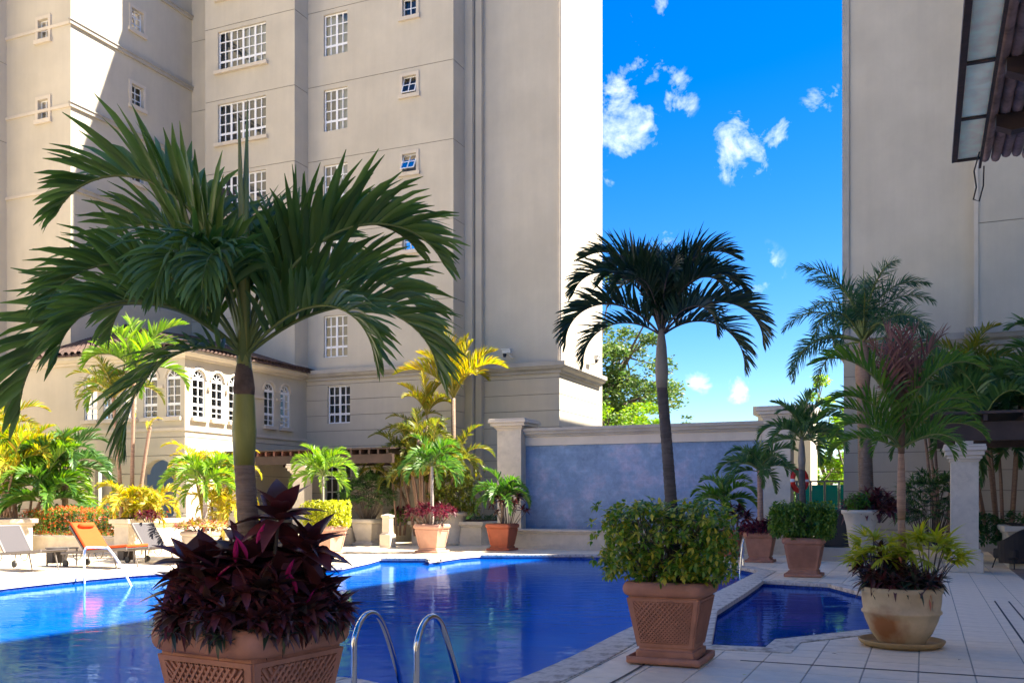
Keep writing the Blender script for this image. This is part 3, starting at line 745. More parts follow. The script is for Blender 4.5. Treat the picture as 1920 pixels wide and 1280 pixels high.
# hip roof of barrel tiles
mb = MB(); e = .42; zt_ = 8.3
vs = [(-30.4-.2, UP-e, EZ+.08), (PP+e, UP-e, EZ+.08), (PP+e, UM-.02, EZ+.08), (-27.6, UM-.02, zt_), (-28.9, 28.6, zt_), (-28.9, UP+.2, EZ+.45)]
mb.add(vs, [(0, 1, 4, 5), (1, 2, 3, 4)])
lo = [(x, y, z-.07) for x, y, z in vs]; mb.add(lo, [(0, 1, 4, 5), (1, 2, 3, 4)])
mb.add([vs[0], vs[1], lo[1], lo[0]], [(0, 1, 2, 3)]); mb.add([vs[1], vs[2], lo[2], lo[1]], [(0, 1, 2, 3)])
roof = mb.build('roof', M['rooftile'], pod)
mb = MB()
n = 36
for i in range(n):      # tile rows along the two slopes
    t = (i+.5)/n
    a = Vector(vs[1]).lerp(Vector(vs[2]), t); b = Vector(vs[4]).lerp(Vector(vs[3]), t)
    mb.tube([a+Vector((.03, 0, .02)), b+Vector((0, 0, .02))], .085, 6, False)
for i in range(26):
    t = (i+.5)/26; a = Vector(vs[0]).lerp(Vector(vs[1]), t); b = Vector(vs[5]).lerp(Vector(vs[4]), t)
    mb.tube([a+Vector((0, -.03, .02)), b+Vector((0, 0, .02))], .085, 6, False)
mb.tube([Vector(vs[1])+Vector((0, 0, .06)), Vector(vs[4])+Vector((0, 0, .06))], .13, 8)
o = mb.build('tile_row', M['rooftile'], roof, kind='stuff')

# --- right-hand block
rb = empty('right_block', (0, 0, 0), grid=True, label='cream stucco building on the right with a rusticated base behind the tall palm', cat='building')
RH = 18.6; UR = 33.0; PR = -2.42
pr2, _ = onU(1833, 500, UR); UR2 = UR-.85
pr2 = onU(1833, 500, UR2)[0]
do_wall(rb, fU(UR), PR, pr2, CZ0, RH, [], []); do_wall(rb, fU(UR), PR, pr2, -.1, CZ0, [], G_lo)
do_wall(rb, fU(UR2), pr2, 13.99, CZ0, RH, [], [9.9, 12.9, 15.9]); do_wall(rb, fU(UR2), pr2, 13.99, -.1, CZ0, [], G_lo)
mb = MB(); mb.box(pr2-.01, pr2, UR2, UR, -.1, RH); mb.box(PR-.01, PR, UR, 44, -.1, RH); mb.box(PR, 13.9, 44, 44.2, -.1, RH)
mb.build('side_wall', M['stucco'], rb)
mb = MB(); mb.box(PR-.05, PR+.16, UR-.06, UR-.002, CZ1, RH); mb.build('corner_trim', M['moulding'], rb)
mb = MB(); mb.box(pr2-.10, pr2+.02, UR2-.03, UR2-.002, CZ1, RH); mb.build('corner_trim', M['trim'], rb)
mb = MB(); mb.box(PR, pr2, UR, 44, RH-.3, RH); mb.box(pr2, 13.9, UR2, 44, RH-.3, RH); mb.build('roof', M['moulding'], rb)
cornice(rb, [(PR-.002, 36), (PR-.002, UR-.002), (pr2-.012, UR-.002), (pr2-.012, UR2-.002), (13.9, UR2-.002)], 6.2, 6.78)
# small bracket lamp boxes near the right edge of the wall
# --- unseen wing on the right, added and sized to shade the near deck
wing = empty('shade_wing', (0, 0, 0), grid=True, label='unseen long cream wing added on the right to shade the near deck', cat='building')
WH = 32.5; WP = 14.0
mb = MB(lambda a, b, c: (WP-c, a, b)); wh = [(a-.8, a+.8, b-.8, b+.8) for a in range(8, 31, 4) for b in (8.5, 11.5, 14.5, 17.5, 20.5, 23.5, 26.5, 29.5)]
wall_grid(mb, 4, 44, -.1, WH, wh, [6.5], depth=.2); wall_grid(mb, -14, 3.999, -.1, 6.8, [], [6.5], depth=.2); mb.build('wall', [M['stucco'], M['groove']], wing)
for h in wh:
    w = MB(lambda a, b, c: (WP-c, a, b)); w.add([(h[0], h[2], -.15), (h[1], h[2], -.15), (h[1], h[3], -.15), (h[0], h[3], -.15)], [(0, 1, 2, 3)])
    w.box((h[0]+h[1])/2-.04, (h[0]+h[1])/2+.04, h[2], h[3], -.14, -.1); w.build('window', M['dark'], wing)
mb = MB(); mb.box(WP+.001, 24, 4, 44, WH-.3, WH); mb.box(WP+.001, 24, -14, 3.79, 6.5, 6.8); mb.box(WP+.001, 24, 3.8, 3.999, -.1, WH); mb.box(WP+.001, 24, 44, 44.2, -.1, WH-.3); mb.box(24, 24.2, 3.8, 44, -.1, WH); mb.build('roof', M['moulding'], wing)

# --- unseen block behind the camera, added to bounce warm sunlight into the court
bounce_blk = empty('bounce_block', (0, 0, 0), grid=True, label='unseen cream block added behind the viewpoint to bounce sunlight into the court', cat='building')
mb = MB(lambda a, b, c: (a, -7.0+c, b)); lh = [(a-.7, a+.7, b-.8, b+.8) for a in range(-34, 8, 4) for b in (2.2, 5.4)]
wall_grid(mb, -38, 8.9, -.1, 9, lh, [6.9], depth=.2); mb.build('wall', [M['stucco'], M['groove']], bounce_blk)
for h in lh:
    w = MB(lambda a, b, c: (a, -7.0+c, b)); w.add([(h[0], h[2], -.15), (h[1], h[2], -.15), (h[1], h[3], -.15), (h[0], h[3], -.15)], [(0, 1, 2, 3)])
    w.box((h[0]+h[1])/2-.04, (h[0]+h[1])/2+.04, h[2], h[3], -.14, -.1); w.build('window', M['dark'], bounce_blk)
mb = MB(); mb.box(-38, 8.9, -14, -7.001, 8.7, 9); mb.box(-38.2, -38.001, -14, -7, 0, 9); mb.box(-38, 8.9, -14.2, -14.001, 0, 8.7); mb.build('roof', M['moulding'], bounce_blk)
# ------------------------------------------------------------------ water wall
ww_ = empty('water_wall', (0, 0, 0), grid=True, label='blue grey slate water wall framed by cream coping between two pillars', cat='wall')
pl0 = onU(984, 900, 29.3)[0]; pr0 = -4.3
mb = MB(); mb.box(pl0-.3, pr0+.2, 29.3, 29.7, .3, 3.34); mb.build('slate_face', M['fountain'], ww_)
mb = MB(); mb.box(pl0-.3, pr0+.2, 29.22, 29.72, 3.342, 3.62); mb.build('white_band', M['trim'], ww_)
mb = MB(); mb.box(pl0-.3, pr0+.2, 29.16, 29.75, 3.624, 3.70); mb.box(pl0-.3, pr0+.2, 29.06, 29.8, 3.702, 3.80); mb.box(pl0-.3, pr0+.2, 28.98, 29.85, 3.802, 3.90); mb.build('coping', M['moulding'], ww_)
ledge = empty('fountain_ledge', (0, 0, 0), grid=True, label='long low cream ledge at the foot of the slate water wall', cat='ledge')
mb = MB(); mb.box(-12.25, -3.2, 28.1, 29.0, 0, .50); mb.build('ledge_wall', M['cream'], ledge)
mb = MB(); mb.box(-12.3, -3.15, 28.02, 29.05, .502, .56); mb.box(-12.33, -3.12, 27.96, 29.1, .562, .62); mb.build('ledge_cap', M['cream'], ledge, bevel=.01)
mb = MB(); mb.box(-12.2, -3.3, 28.07, 28.099, .0, .09); mb.build('skirting', M['cream'], ledge)
def pillar(name, p0, p1, u0, u1, z, lab, capw=.14, base=True, cat='pillar', group=None, capn=3, z0=0, m='cream'):
    t = empty(name, W((p0+p1)/2, (u0+u1)/2, z0), grid=True, label=lab, cat=cat, group=group)
    a, b = (p1-p0)/2, (u1-u0)/2; z = z-z0
    s = MB(); s.box(-a, a, -b, b, 0.001, z-.36); s.build('shaft', M[m], t)
    s = MB()
    for i, (d, h0, h1) in enumerate(((.03, .36, .31), (.07, .308, .24), (capw*.75, .238, .14), (capw, .138, .05), (capw*.9, .048, 0))):
        s.box(-a-d, a+d, -b-d, b+d, z-h0, z-h1)
    s.build('capital', M['trim'], t, bevel=.008)
    if base:
        s = MB(); s.box(-a-.09, a+.09, -b-.09, b+.09, 0, .42); s.box(-a-.05, a+.05, -b-.05, b+.05, .422, .5); s.build('base', M[m], t, bevel=.01)
    return t
pillar('pillar', -12.98, -12.13, 28.9, 29.8, 4.22, 'cream pillar with stepped capital at the left end of the slate wall', .24)
pillar('pillar', -4.37, -3.6, 28.9, 29.7, 4.3, 'cream pillar carrying the life ring at the right end of the slate wall', .2)
# terrace for the left background
ter = empty('raised_terrace', (0, 0, 0), grid=True); ter['kind'] = 'structure'
mb = MB(); mb.box(-34, -18.2, 23.4, 32.34, 0, .6); mb.build('terrace_block', M['cream'], ter)
# three steps up to it
st = empty('garden_steps', (0, 0, 0), grid=True, label='three cream steps rising to the raised terrace behind the grey lounger', cat='steps')
for k in range(3):
    mb = MB(); mb.box(-20.1, -18.4, 22.35+.35*k, 23.398, .2*k+.001*k, .2*(k+1)-.001); mb.build('step', M['cream'], st)

# ------------------------------------------------------------------ leaves and palms
def fast_mesh(name, tv, tf, mats_list, mat, smooth=False):
    """copies of one small template (verts, faces) placed by 4x4 matrices, in one mesh"""
    tv = np.array(tv, dtype=np.float32); A = np.array(mats_list, dtype=np.float32)
    if len(A) == 0: A = np.zeros((0, 4, 4), np.float32)
    v = np.einsum('nij,kj->nki', A[:, :3, :3], tv)+A[:, None, :3, 3]
    n, k = len(A), len(tv); me = bpy.data.meshes.new(name)
    lt = np.array([len(f) for f in tf]); li = np.concatenate([np.array(f) for f in tf])
    me.vertices.add(n*k); me.vertices.foreach_set('co', v.reshape(-1).astype(np.float32))
    me.loops.add(n*len(li)); me.polygons.add(n*len(tf))
    me.loops.foreach_set('vertex_index', (li[None, :]+np.arange(n)[:, None]*k).reshape(-1).astype(np.int32))
    tot = np.tile(lt, n); start = np.concatenate([[0], np.cumsum(tot)[:-1]]) if len(tot) else tot
    me.polygons.foreach_set('loop_start', start.astype(np.int32))
    try: me.polygons.foreach_set('loop_total', tot.astype(np.int32))
    except Exception: pass
    if smooth: me.polygons.foreach_set('use_smooth', np.ones(n*len(tf), bool))
    me.materials.append(mat); me.update(calc_edges=True); me.validate(); return me
def leaf_t(w=.3, n=3, droop=.25, fold=.12, tip=.0, base=.35):
    """pointed leaf along +X, length 1"""
    vs = []; fs = []
    for i in range(n+1):
        t = i/n; ww = w/2*(math.sin(PI*min(1, (t*.92+.08)**.75))*(1-base*0)+.02) if i < n else .004
        if i == 0: ww = w*.09
        z = -droop*t*t
        vs += [(t, -ww, z+fold*ww), (t, 0, z), (t, ww, z+fold*ww)]
    for i in range(n):
        a = 3*i; fs += [(a, a+3, a+4, a+1), (a+1, a+4, a+5, a+2)]
    return vs, fs
LEAF3 = leaf_t(.32, 3); LEAFH = leaf_t(.55, 3, .3, .2); LEAF_L = leaf_t(.22, 4, .35, .35); LEAF_W = leaf_t(.34, 5, .3, .5)
LEAF_S = ([(0, 0, 0), (.45, -.24, .04), (1, 0, -.08), (.45, .24, .04)], [(0, 1, 2), (0, 2, 3)])
def aim(pos, d, roll=0.0, s=1.0, sw=None):
    """matrix whose +X looks along d"""
    d = Vector(d).normalized(); up = Vector((0, 0, 1))
    y = up.cross(d)
    if y.length < .05: y = Vector((0, 1, 0)).cross(d)
    y.normalize(); z = d.cross(y)
    Mx = Matrix((d, y, z)).transposed().to_4x4()
    if roll: Mx = Mx @ Matrix.Rotation(roll, 4, 'X')
    sw = s if sw is None else sw
    Mx = Mx @ Matrix.Diagonal((s, sw, s, 1)); Mx.translation = Vector(pos); return Mx
def rdir(r, zmin=-1, zmax=1):
    z = r.uniform(zmin, zmax); a = r.uniform(0, 2*PI); k = math.sqrt(max(0, 1-z*z)); return Vector((k*math.cos(a), k*math.sin(a), z))

def frond_mesh(name, e0, e1, L, mats, npair=30, ll=.26, lw=.032, lift=50, droop=.5, seed=0, k=1.4, stem=.16, tipf=.35, thick=.012, nseg=4, plume=False, ragged=.12, close=1.0):
    """one feather leaf growing from the origin towards +X; angles in degrees, L length"""
    r = random.Random(seed); pts = [Vector((0, 0, 0))]; m = 26; tans = []
    bow = r.uniform(-.12, .12)
    for i in range(m):
        t = (i+.5)/m; e = R(e0+(e1-e0)*t**k); yaw = bow*t
        d = Vector((math.cos(e)*math.cos(yaw), math.cos(e)*math.sin(yaw), math.sin(e))); tans.append(d); pts.append(pts[-1]+d*L/m)
    mb = MB(); mb.cm = 1
    mb.tube(pts, [thick*L*(1-.85*i/m)+.0015 for i in range(m+1)], 5)
    mb.cm = 0
    def P(t):
        x = t*m; i = min(m-1, int(x)); return pts[i].lerp(pts[i+1], x-i), tans[i]
    for side in (1, -1):
        for j in range(npair):
            t = stem+(1-stem)*(j+.5+r.uniform(-.3, .3))/npair
            p, T_ = P(min(.999, t)); S = Vector((-math.sin(bow*t), math.cos(bow*t), 0))*side
            S = (S-T_*S.dot(T_)).normalized(); Nn = T_.cross(S)*side; Nn.normalize()
            if Nn.z < 0 and abs(T_.z) < .95: Nn = -Nn
            s = (t-stem)/(1-stem)
            al = R(62-38*s+r.uniform(-7, 7)); be = R(lift+r.uniform(-14, 14)) if not plume else R(r.uniform(-70, 85))
            ln = ll*L*(math.sin(PI*min(.97, .14+.80*s))**.6)*(1-tipf*s)*r.uniform(1-ragged, 1+ragged)
            wd = lw*L*(1-.35*s)*r.uniform(.8, 1.15)*close
            D = (T_*math.cos(al*close)+(S*math.cos(be)+Nn*math.sin(be))*math.sin(al*close)).normalized()
            Wd = (T_-D*T_.dot(D)); Wd = Wd.normalized() if Wd.length > .05 else S
            Wd = (Matrix.Rotation(r.uniform(-.5, .5), 3, D) @ Wd)
            q = p.copy(); vs = []; dr = droop*r.uniform(.6, 1.5)
            prof = (.45, 1.0, .95, .7, .08) if nseg == 4 else (.5, 1, .75, .06)
            for i in range(nseg+1):
                F = D.cross(Wd)*(wd*.22*prof[i])
                h = wd*.5*prof[i]
                vs += [q-Wd*h+F, q, q+Wd*h+F] if nseg == 4 else [q-Wd*h, q+Wd*h]
                D = (D+Vector((0, 0, -dr/nseg*(.4+i*.45)))).normalized(); Wd = (Wd-D*Wd.dot(D)).normalized()
                q = q+D*(ln/nseg)
            if nseg == 4: fs = [f for i in range(nseg) for f in ((3*i, 3*i+3, 3*i+4, 3*i+1), (3*i+1, 3*i+4, 3*i+5, 3*i+2))]
            else: fs = [(2*i, 2*i+2, 2*i+3, 2*i+1) for i in range(nseg)]
            mb.add(vs, fs)
    me = bpy.data.meshes.new(name); me.from_pydata(mb.v, [], mb.f)
    for x in mats: me.materials.append(x)
    me.polygons.foreach_set('material_index', mb.m); me.polygons.foreach_set('use_smooth', [True]*len(mb.f)); me.update(); return me
_fc = {}
def frond_set(key, mats, specs, **kw):
    if key not in _fc: _fc[key] = [frond_mesh('frond', e0, e1, 1.0, mats, seed=i*13+5, **kw) for i, (e0, e1) in enumerate(specs)]
    return _fc[key]
SPEC = [(82, 10), (74, -35), (62, -60), (48, -75), (32, -85), (12, -88)]
def trunk_geo(pts, rad, ringz=.06, n=14, bulge=.03):
    """tube with ring scars"""
    P_ = []; R_ = []; pts = [Vector(p) for p in pts]
    tot = sum((pts[i+1]-pts[i]).length for i in range(len(pts)-1)); k = max(8, int(tot/ringz)*2); acc = 0
    seg = [(pts[i+1]-pts[i]).length for i in range(len(pts)-1)]
    for j in range(k+1):
        d = tot*j/k; i = 0
        while i < len(seg)-1 and d > seg[i]: d -= seg[i]; i += 1
        f = min(1, d/seg[i]); P_.append(pts[i].lerp(pts[i+1], f)); r = rad[i]+(rad[i+1]-rad[i])*f
        R_.append(r*(1+(bulge if j % 2 else -bulge)))
    mb = MB(); mb.tube(P_, R_, n); return mb
def palm(label, base, top, rad, fset, n, scale, cat='palm tree', name='palm_tree', group=None, trunk='trunk_pale', shaft=None, shaft_h=.0, lean=(0, 0), specs=None, seed=1, spear=True, e_lo=0, rz0=0, mid=None, name2='frond'):
    """top = height of the crown base above the base point"""
    r = random.Random(seed); t = empty(name, base, label=label, cat=cat, group=group)
    lx, ly = lean; th = top-shaft_h
    pts = [(0, 0, 0), (lx*.25+(mid or 0), ly*.25, th*.4), (lx*.6+(mid or 0), ly*.6, th*.7), (lx, ly, th)]
    trunk_geo(pts, [rad*1.2, rad, rad*.92, rad*.88]).build('trunk', M[trunk], t, smooth=True)
    if shaft:
        mb = MB(); mb.tube([(lx, ly, th-.01), (lx*1.02, ly*1.02, th+shaft_h*.3), (lx*1.04, ly*1.04, th+shaft_h*.75), (lx*1.05, ly*1.05, top+.05)], [rad*.9, rad*1.08, rad*.85, rad*.45], 14)
        mb.build('crownshaft', M[shaft], t, smooth=True)
    cx, cy = lx*1.05, ly*1.05
    if specs:
        for s in specs:
            az, v, sc1 = s[:3]
            put(name2, fset[v], t, (cx, cy, top-.02), (0, 0, R(az)), sc1)
    else:
        for i in range(n):
            a = rz0+i*2.39996+r.uniform(-.25, .25); lev = i/n
            v = min(len(fset)-1, int(e_lo+lev*(len(fset)-e_lo)+r.uniform(-.5, .5))); v = max(0, v)
            put(name2, fset[v], t, (cx, cy, top-.03+.05*(1-lev)), (r.uniform(-.1, .1), r.uniform(-.1, .1), a), scale*r.uniform(.85, 1.1))
    if spear:
        mb = MB(); a = r.uniform(0, 6); h = scale*.75
        mb.tube([(cx, cy, top-.05), (cx+.015*math.cos(a), cy+.015*math.sin(a), top+h*.5), (cx+.05*math.cos(a), cy+.05*math.sin(a), top+h)], [.02*scale+.004, .012*scale+.003, .001], 6)
        mb.build('spear_leaf', M['rachis'], t, smooth=True)
    return t
F_mid = lambda: frond_set('mid', (M['L_mid'], M['rachis']), SPEC, npair=24, ll=.32, lw=.05, nseg=3)
F_dk = lambda: frond_set('dk', (M['L_dark'], M['rachis']), SPEC, npair=26, ll=.32, lw=.042, nseg=3)
F_lime = lambda: frond_set('lime', (M['L_lime'], M['rachis']), SPEC, npair=24, ll=.32, lw=.045, nseg=3)
F_gold = lambda: frond_set('gold', (M['L_gold'], M['rachis_y']), SPEC[1:], npair=22, ll=.26, lw=.04, nseg=3, lift=35)
F_olive = lambda: frond_set('olive', (M['L_olive'], M['rachis_y']), SPEC[:5], npair=26, ll=.26, lw=.03, nseg=3, lift=45)
F_ochre = lambda: frond_set('ochre', (M['L_ochre'], M['rachis_y']), [(88, 60), (80, 40), (72, 15), (60, -30)], npair=44, ll=.32, lw=.026, nseg=3, lift=55)
F_royal = lambda: frond_set('royal', (M['L_royal'], M['rachis']), [(84, -10), (72, -45), (60, -60), (42, -80), (28, -88), (10, -88)], npair=85, ll=.22, lw=.011, nseg=3, plume=True, droop=.5, stem=.2)

def planter(kind, loc, label, rz=None, s=1.0, group=None, matn='terra', lattice=True):
    t = empty('planter', loc, rz=0 if rz is None else rz, label=label, cat='planter', group=group)
    if rz is None: t.rotation_euler = (0, 0, -math.atan2(S30, C30))
    key = (matn, lattice)
    if key not in planter.c:
        P_ = []
        m = M[matn]
        mb = MB(); mb.sqlathe([(.335, .0), (.345, .012), (.345, .062), (.325, .066), (.318, .03), (.0, .028)], .02); P_.append(('tray', mb.mesh('tray', m, True), None))
        mb = MB(); mb.sqlathe([(.268, .031), (.275, .04), (.275, .115), (.255, .12), (.250, .14), (.330, .60), (.330, .635), (.30, .635), (.29, .60)], .03)
        P_.append(('body', mb.mesh('body', m), None))
        mb = MB(); prof = [(.335, .615)]+[(.345+.040*math.sin(PI*i/8), .62+.13*(1-math.cos(PI*i/8))/2) for i in range(9)]+[(.315, .752), (.305, .73), (.30, .62)]
        mb.sqlathe(prof, .09, 7); P_.append(('rim', mb.mesh('rim', m, True), None))
        mb = MB(); mb.frustum(0, 0, .60, .69, .295, .302); P_.append(('soil', mb.mesh('soil', M['soil']), None))
        for q in range(4):
            mb = MB(); a0 = .17; Rz = Matrix.Rotation(q*PI/2, 3, 'Z')
            def fc(x, z, c):
                w = .250+(.330-.250)*(z-.14)/.46
                v = Rz @ Vector((x*w, -(w+c), z)); return (v.x, v.y, v.z)
            B = MB(lambda a, b, c: fc(a, b, c))
            e = .86
            B.box(-1.0, -e, .15, .60, -.02, .012); B.box(e, 1.0, .15, .60, -.02, .012)
            B.box(-e, e, .15, .185, -.02, .012); B.box(-e, e, .575, .60, -.02, .012)
            P_.append(('pilaster', B.mesh('pilaster', m), None))
            if lattice:
                B = MB(lambda a, b, c: fc(a, b, c)); z0, z1 = .187, .574; asp = (z1-z0)/(.29*2*e); nb = 13
                def bar(xa, za, xb, zb, cc):
                    dx, dz = xb-xa, zb-za; l = math.hypot(dx*.29, dz); hx, hz = -dz/l*.0085/.29*1, dx*.29/l*.0085
                    for a_, b_ in ((0, 1),):
                        vs = [(xa-hx, za-hz), (xb-hx, zb-hz), (xb+hx, zb+hz), (xa+hx, za+hz)]
                        vs = [(min(e, max(-e, x)), min(z1, max(z0, z))) for x, z in vs]
                        B.add([(x, z, .001) for x, z in vs]+[(x, z, cc) for x, z in vs], [(4, 5, 6, 7), (0, 1, 5, 4), (2, 3, 7, 6)])
                for i in range(-nb, nb+1):
                    # lines x = c + k z clipped to the panel, in both diagonal senses
                    for sg in (1, -1):
                        pts = []
                        c0 = i*2*e/nb*1.0
                        kx = sg*2*e/(z1-z0)*.72
                        zs = sorted({z0, z1, *[z0+(x-c0)/kx for x in (-e, e)]})
                        zs = [z for z in zs if z0-1e-6 <= z <= z1+1e-6 and -e-1e-6 <= c0+kx*(z-z0) <= e+1e-6]
                        if len(zs) >= 2: bar(c0+kx*(zs[0]-z0), zs[0], c0+kx*(zs[-1]-z0), zs[-1], .020 if sg > 0 else .015)
                P_.append(('lattice_panel', B.mesh('lattice_panel', m), None))
        planter.c[key] = P_
    for nm, me, _ in planter.c[key]: put(nm, me, t)
    t.scale = (s, s, s) if isinstance(s, (int, float)) else s; return t
planter.c = {}
def stuff_mesh(name, tmpl, mats_, m, parent, kind=None):
    o = put(name, fast_mesh(name, tmpl[0], tmpl[1], mats_, m, True), parent)
    if kind: o['kind'] = kind
    return o

# --- foliage builders
def boxshrub(label, loc, w, d, h, m, n, leaf=.05, z0=.0, name='shrub', cat='shrub', seed=3, group=None, rz=None, whorl=6, shell=.35, flowers=None, stems=14, rnd=.16, holes=0.0):
    r = random.Random(seed); t = empty(name, loc, rz=0, label=label, cat=cat, group=group)
    t.rotation_euler = (0, 0, -math.atan2(S30, C30) if rz is None else rz)
    A = []; Fl = []; hs = [(Vector((r.uniform(-w/2, w/2), -d/2, z0+r.uniform(.1, .8)*h)), r.uniform(.05, .12)*h) for _ in range(int(holes*12))]
    def surf():
        for _ in range(60):
            q = Vector((r.uniform(-1, 1), r.uniform(-1, 1), r.uniform(-1, 1)))
            mxx = max(abs(q.x), abs(q.y), abs(q.z)); k = (abs(q.x)**7+abs(q.y)**7+abs(q.z)**7)**(1/7)
            if k > 1 or k < 1-shell: continue
            return Vector((q.x*w/2, q.y*d/2, z0+h/2+q.z*h/2)), q
        return Vector((0, 0, z0+h/2)), Vector((0, 0, 1))
    for i in range(n):
        p, q = surf(); nrm = Vector((q.x**3, q.y**3, q.z**3+.15)).normalized()
        bump_ = .04*h*math.sin(p.x*13/w+seed)*math.cos(p.y*11/w)+.05*h*math.sin(p.x*31+p.y*17); p = p+nrm*bump_
        if any((p-c).length < rr for c, rr in hs): continue
        ax = (nrm+rdir(r)*.7).normalized(); u = ax.orthogonal().normalized(); v = ax.cross(u); a0 = r.uniform(0, 6)
        if whorl == 1: A.append(aim(p, (nrm+rdir(r)).normalized(), r.uniform(-1, 1), leaf*r.uniform(.7, 1.25)))
        else:
            for k in range(whorl):
                a = a0+2*PI*k/whorl; dd = u*math.cos(a)+v*math.sin(a)+ax*r.uniform(.1, .5); A.append(aim(p+dd*leaf*.12, dd, r.uniform(-.4, .4), leaf*r.uniform(.75, 1.2)))
        if flowers and r.random() < flowers[1]: 
            for _ in range(5): Fl.append(aim(p+nrm*leaf*.5+rdir(r)*leaf*.5, rdir(r, -.2, 1), r.uniform(-1, 1), leaf*.9, leaf*1.3))
    stuff_mesh('foliage', LEAFH if leaf > .045 and n < 2500 else LEAF_S, A, m, t)
    if flowers: stuff_mesh('flowers', LEAF_S, Fl, flowers[0], t, 'stuff')
    if stems:
        mb = MB()
        for i in range(stems):
            a = r.uniform(0, 2*PI); b = Vector((r.uniform(-.18, .18)*w, r.uniform(-.18, .18)*d, z0-.12)); e = Vector((r.uniform(-.42, .42)*w, r.uniform(-.42, .42)*d, z0+h*r.uniform(.55, .9)))
            md = b.lerp(e, .5)+Vector((r.uniform(-.04, .04), r.uniform(-.04, .04), .03)); mb.tube([b, md, e], [.011, .008, .004], 5)
            for _ in range(2):
                f = md.lerp(e, r.random()); mb.tube([f, f+rdir(r, .1, .9)*h*.3], [.005, .002], 4)
        mb.build('stems', M['twig'], t)
    return t
def rosettes(t, centers, m, tmpl, nl, ln, wsc, seed, emin=-20, emax=85, name='leaves', objs=0, meshes=None, kind=None):
    """leaf rosettes; the first `objs` leaves become single objects"""
    r = random.Random(seed); A = []
    for c, ax, s in centers:
        ax = Vector(ax).normalized(); u = ax.orthogonal().normalized(); v = ax.cross(u); a0 = r.uniform(0, 6)
        for i in range(nl):
            f = i/nl; e = R(emin+(emax-emin)*f+r.uniform(-10, 10)); a = a0+i*2.39996
            d = (u*math.cos(a)+v*math.sin(a))*math.cos(e)+ax*math.sin(e)
            A.append(aim(Vector(c)+ax*(.05*s*f), d, r.uniform(-.35, .35), ln*s*r.uniform(.75, 1.2)*(1-.25*f), ln*s*wsc*r.uniform(.85, 1.15)))
    if objs:
        for i, mx in enumerate(A[:objs]):
            o = bpy.data.objects.new('leaf', meshes[i % len(meshes)]); link(o, t); o.matrix_basis = mx
        A = A[objs:]
    if A: stuff_mesh(name, tmpl, A, m, t, kind)
    return t
def fanplant(label, loc, w, h, m, n, leaf, seed=1, name='fan_palm_shrub', cat='shrub', stems=10, group=None, zmin=.25, nl=7, rz=0, mats2=None, droop=.0):
    """rhapis like bush: canes carrying fans of narrow leaflets"""
    r = random.Random(seed); t = empty(name, loc, label=label, cat=cat, group=group); A = []; mb = MB()
    for i in range(n):
        q = rdir(r, -.3, 1); k = r.uniform(.45, 1)**.5
        c = Vector((q.x*w/2*k, q.y*w/2*k, zmin*h+(1-zmin)*h*(.42+.55*q.z*k)))
        d = (Vector((q.x, q.y, q.z*.5+.3))+rdir(r)*.35).normalized(); s = d.orthogonal().normalized() if abs(d.z) > .9 else Vector((0, 0, 1)).cross(d).normalized()
        s = Matrix.Rotation(r.uniform(-.8, .8), 3, d) @ s
        for j in range(nl):
            a = R(-78+156*j/(nl-1)+r.uniform(-5, 5)); dd = d*math.cos(a)+s*math.sin(a)-Vector((0, 0, droop)); A.append(aim(c, dd, r.uniform(-.4, .4), leaf*r.uniform(.8, 1.15)*(1-.25*abs(a)), leaf*.62))
        if i % 3 == 0: b = Vector((c.x*.25, c.y*.25, 0)); mb.tube([b, b.lerp(c, .6)+Vector((0, 0, .05*h)), c], [.007, .005, .003], 4)
    stuff_mesh('foliage', LEAF_L, A, m, t); mb.build('canes', M['twig'], t); return t
def areca(label, loc, stems, h, spread, fset, fs, seed=1, nf=6, stemr=.03, group=None, trunkm='trunk_tan', name='areca_palm', cat='palm clump', lowbias=0):
    r = random.Random(seed); t = empty(name, loc, label=label, cat=cat, group=group)
    for i in range(stems):
        a = r.uniform(0, 2*PI) if stems > 1 else 0; d = spread*math.sqrt(r.random()) if stems > 1 else 0
        b = Vector((math.cos(a)*d*.35, math.sin(a)*d*.35, 0)); hh = h*(r.uniform(.45, 1) if stems > 1 else 1); e = Vector((math.cos(a)*d, math.sin(a)*d, hh))
        mb = MB(); mb.tube([b, b.lerp(e, .5)+Vector((0, 0, .06*h)), e], [stemr*1.2, stemr, stemr*.8], 8); mb.build('stem', M[trunkm], t, smooth=True)
        for k in range(nf):
            v = min(len(fset)-1, int(k/nf*len(fset)+r.random()+lowbias)); az = a+k*2.4+r.uniform(-.4, .4)
            put('frond', fset[v], t, e, (0, 0, az), fs*r.uniform(.8, 1.15))
    return t

# ------------------------------------------------------------------ near palm in its planter (left)
X1, Y1 = at(474, 5.28)
gp = 'terracotta planters round the pool'
planter('sq', (X1, Y1, .012), 'near lattice terracotta planter below the dark purple cordyline, cut by the bottom edge', rz=R(60), group=gp, s=(1.04, 1.04, 1.12))
bigset = [frond_mesh('frond', e0, e1, 1.0, (M['L_big'], M['rachis']), npair=40, ll=ll_*1.05, lw=.029, lift=lf, droop=dr, seed=i+40, k=kk, stem=st, thick=.0085, ragged=.2)
          for i, (e0, e1, lf, dr, kk, ll_, st) in enumerate([(80, -62, 55, .45, 2.1, .31, .24), (50, -90, 58, .45, 1.15, .33, .16), (68, -62, 55, .5, 2.0, .33, .22), (38, -84, 50, .5, 1.7, .36, .16), (24, -96, 25, .5, .9, .36, .12), (76, -50, 55, .5, 1.9, .31, .25), (86, -85, 40, .9, 1.3, .34, .35), (60, -72, 55, .5, 1.6, .32, .2)])]
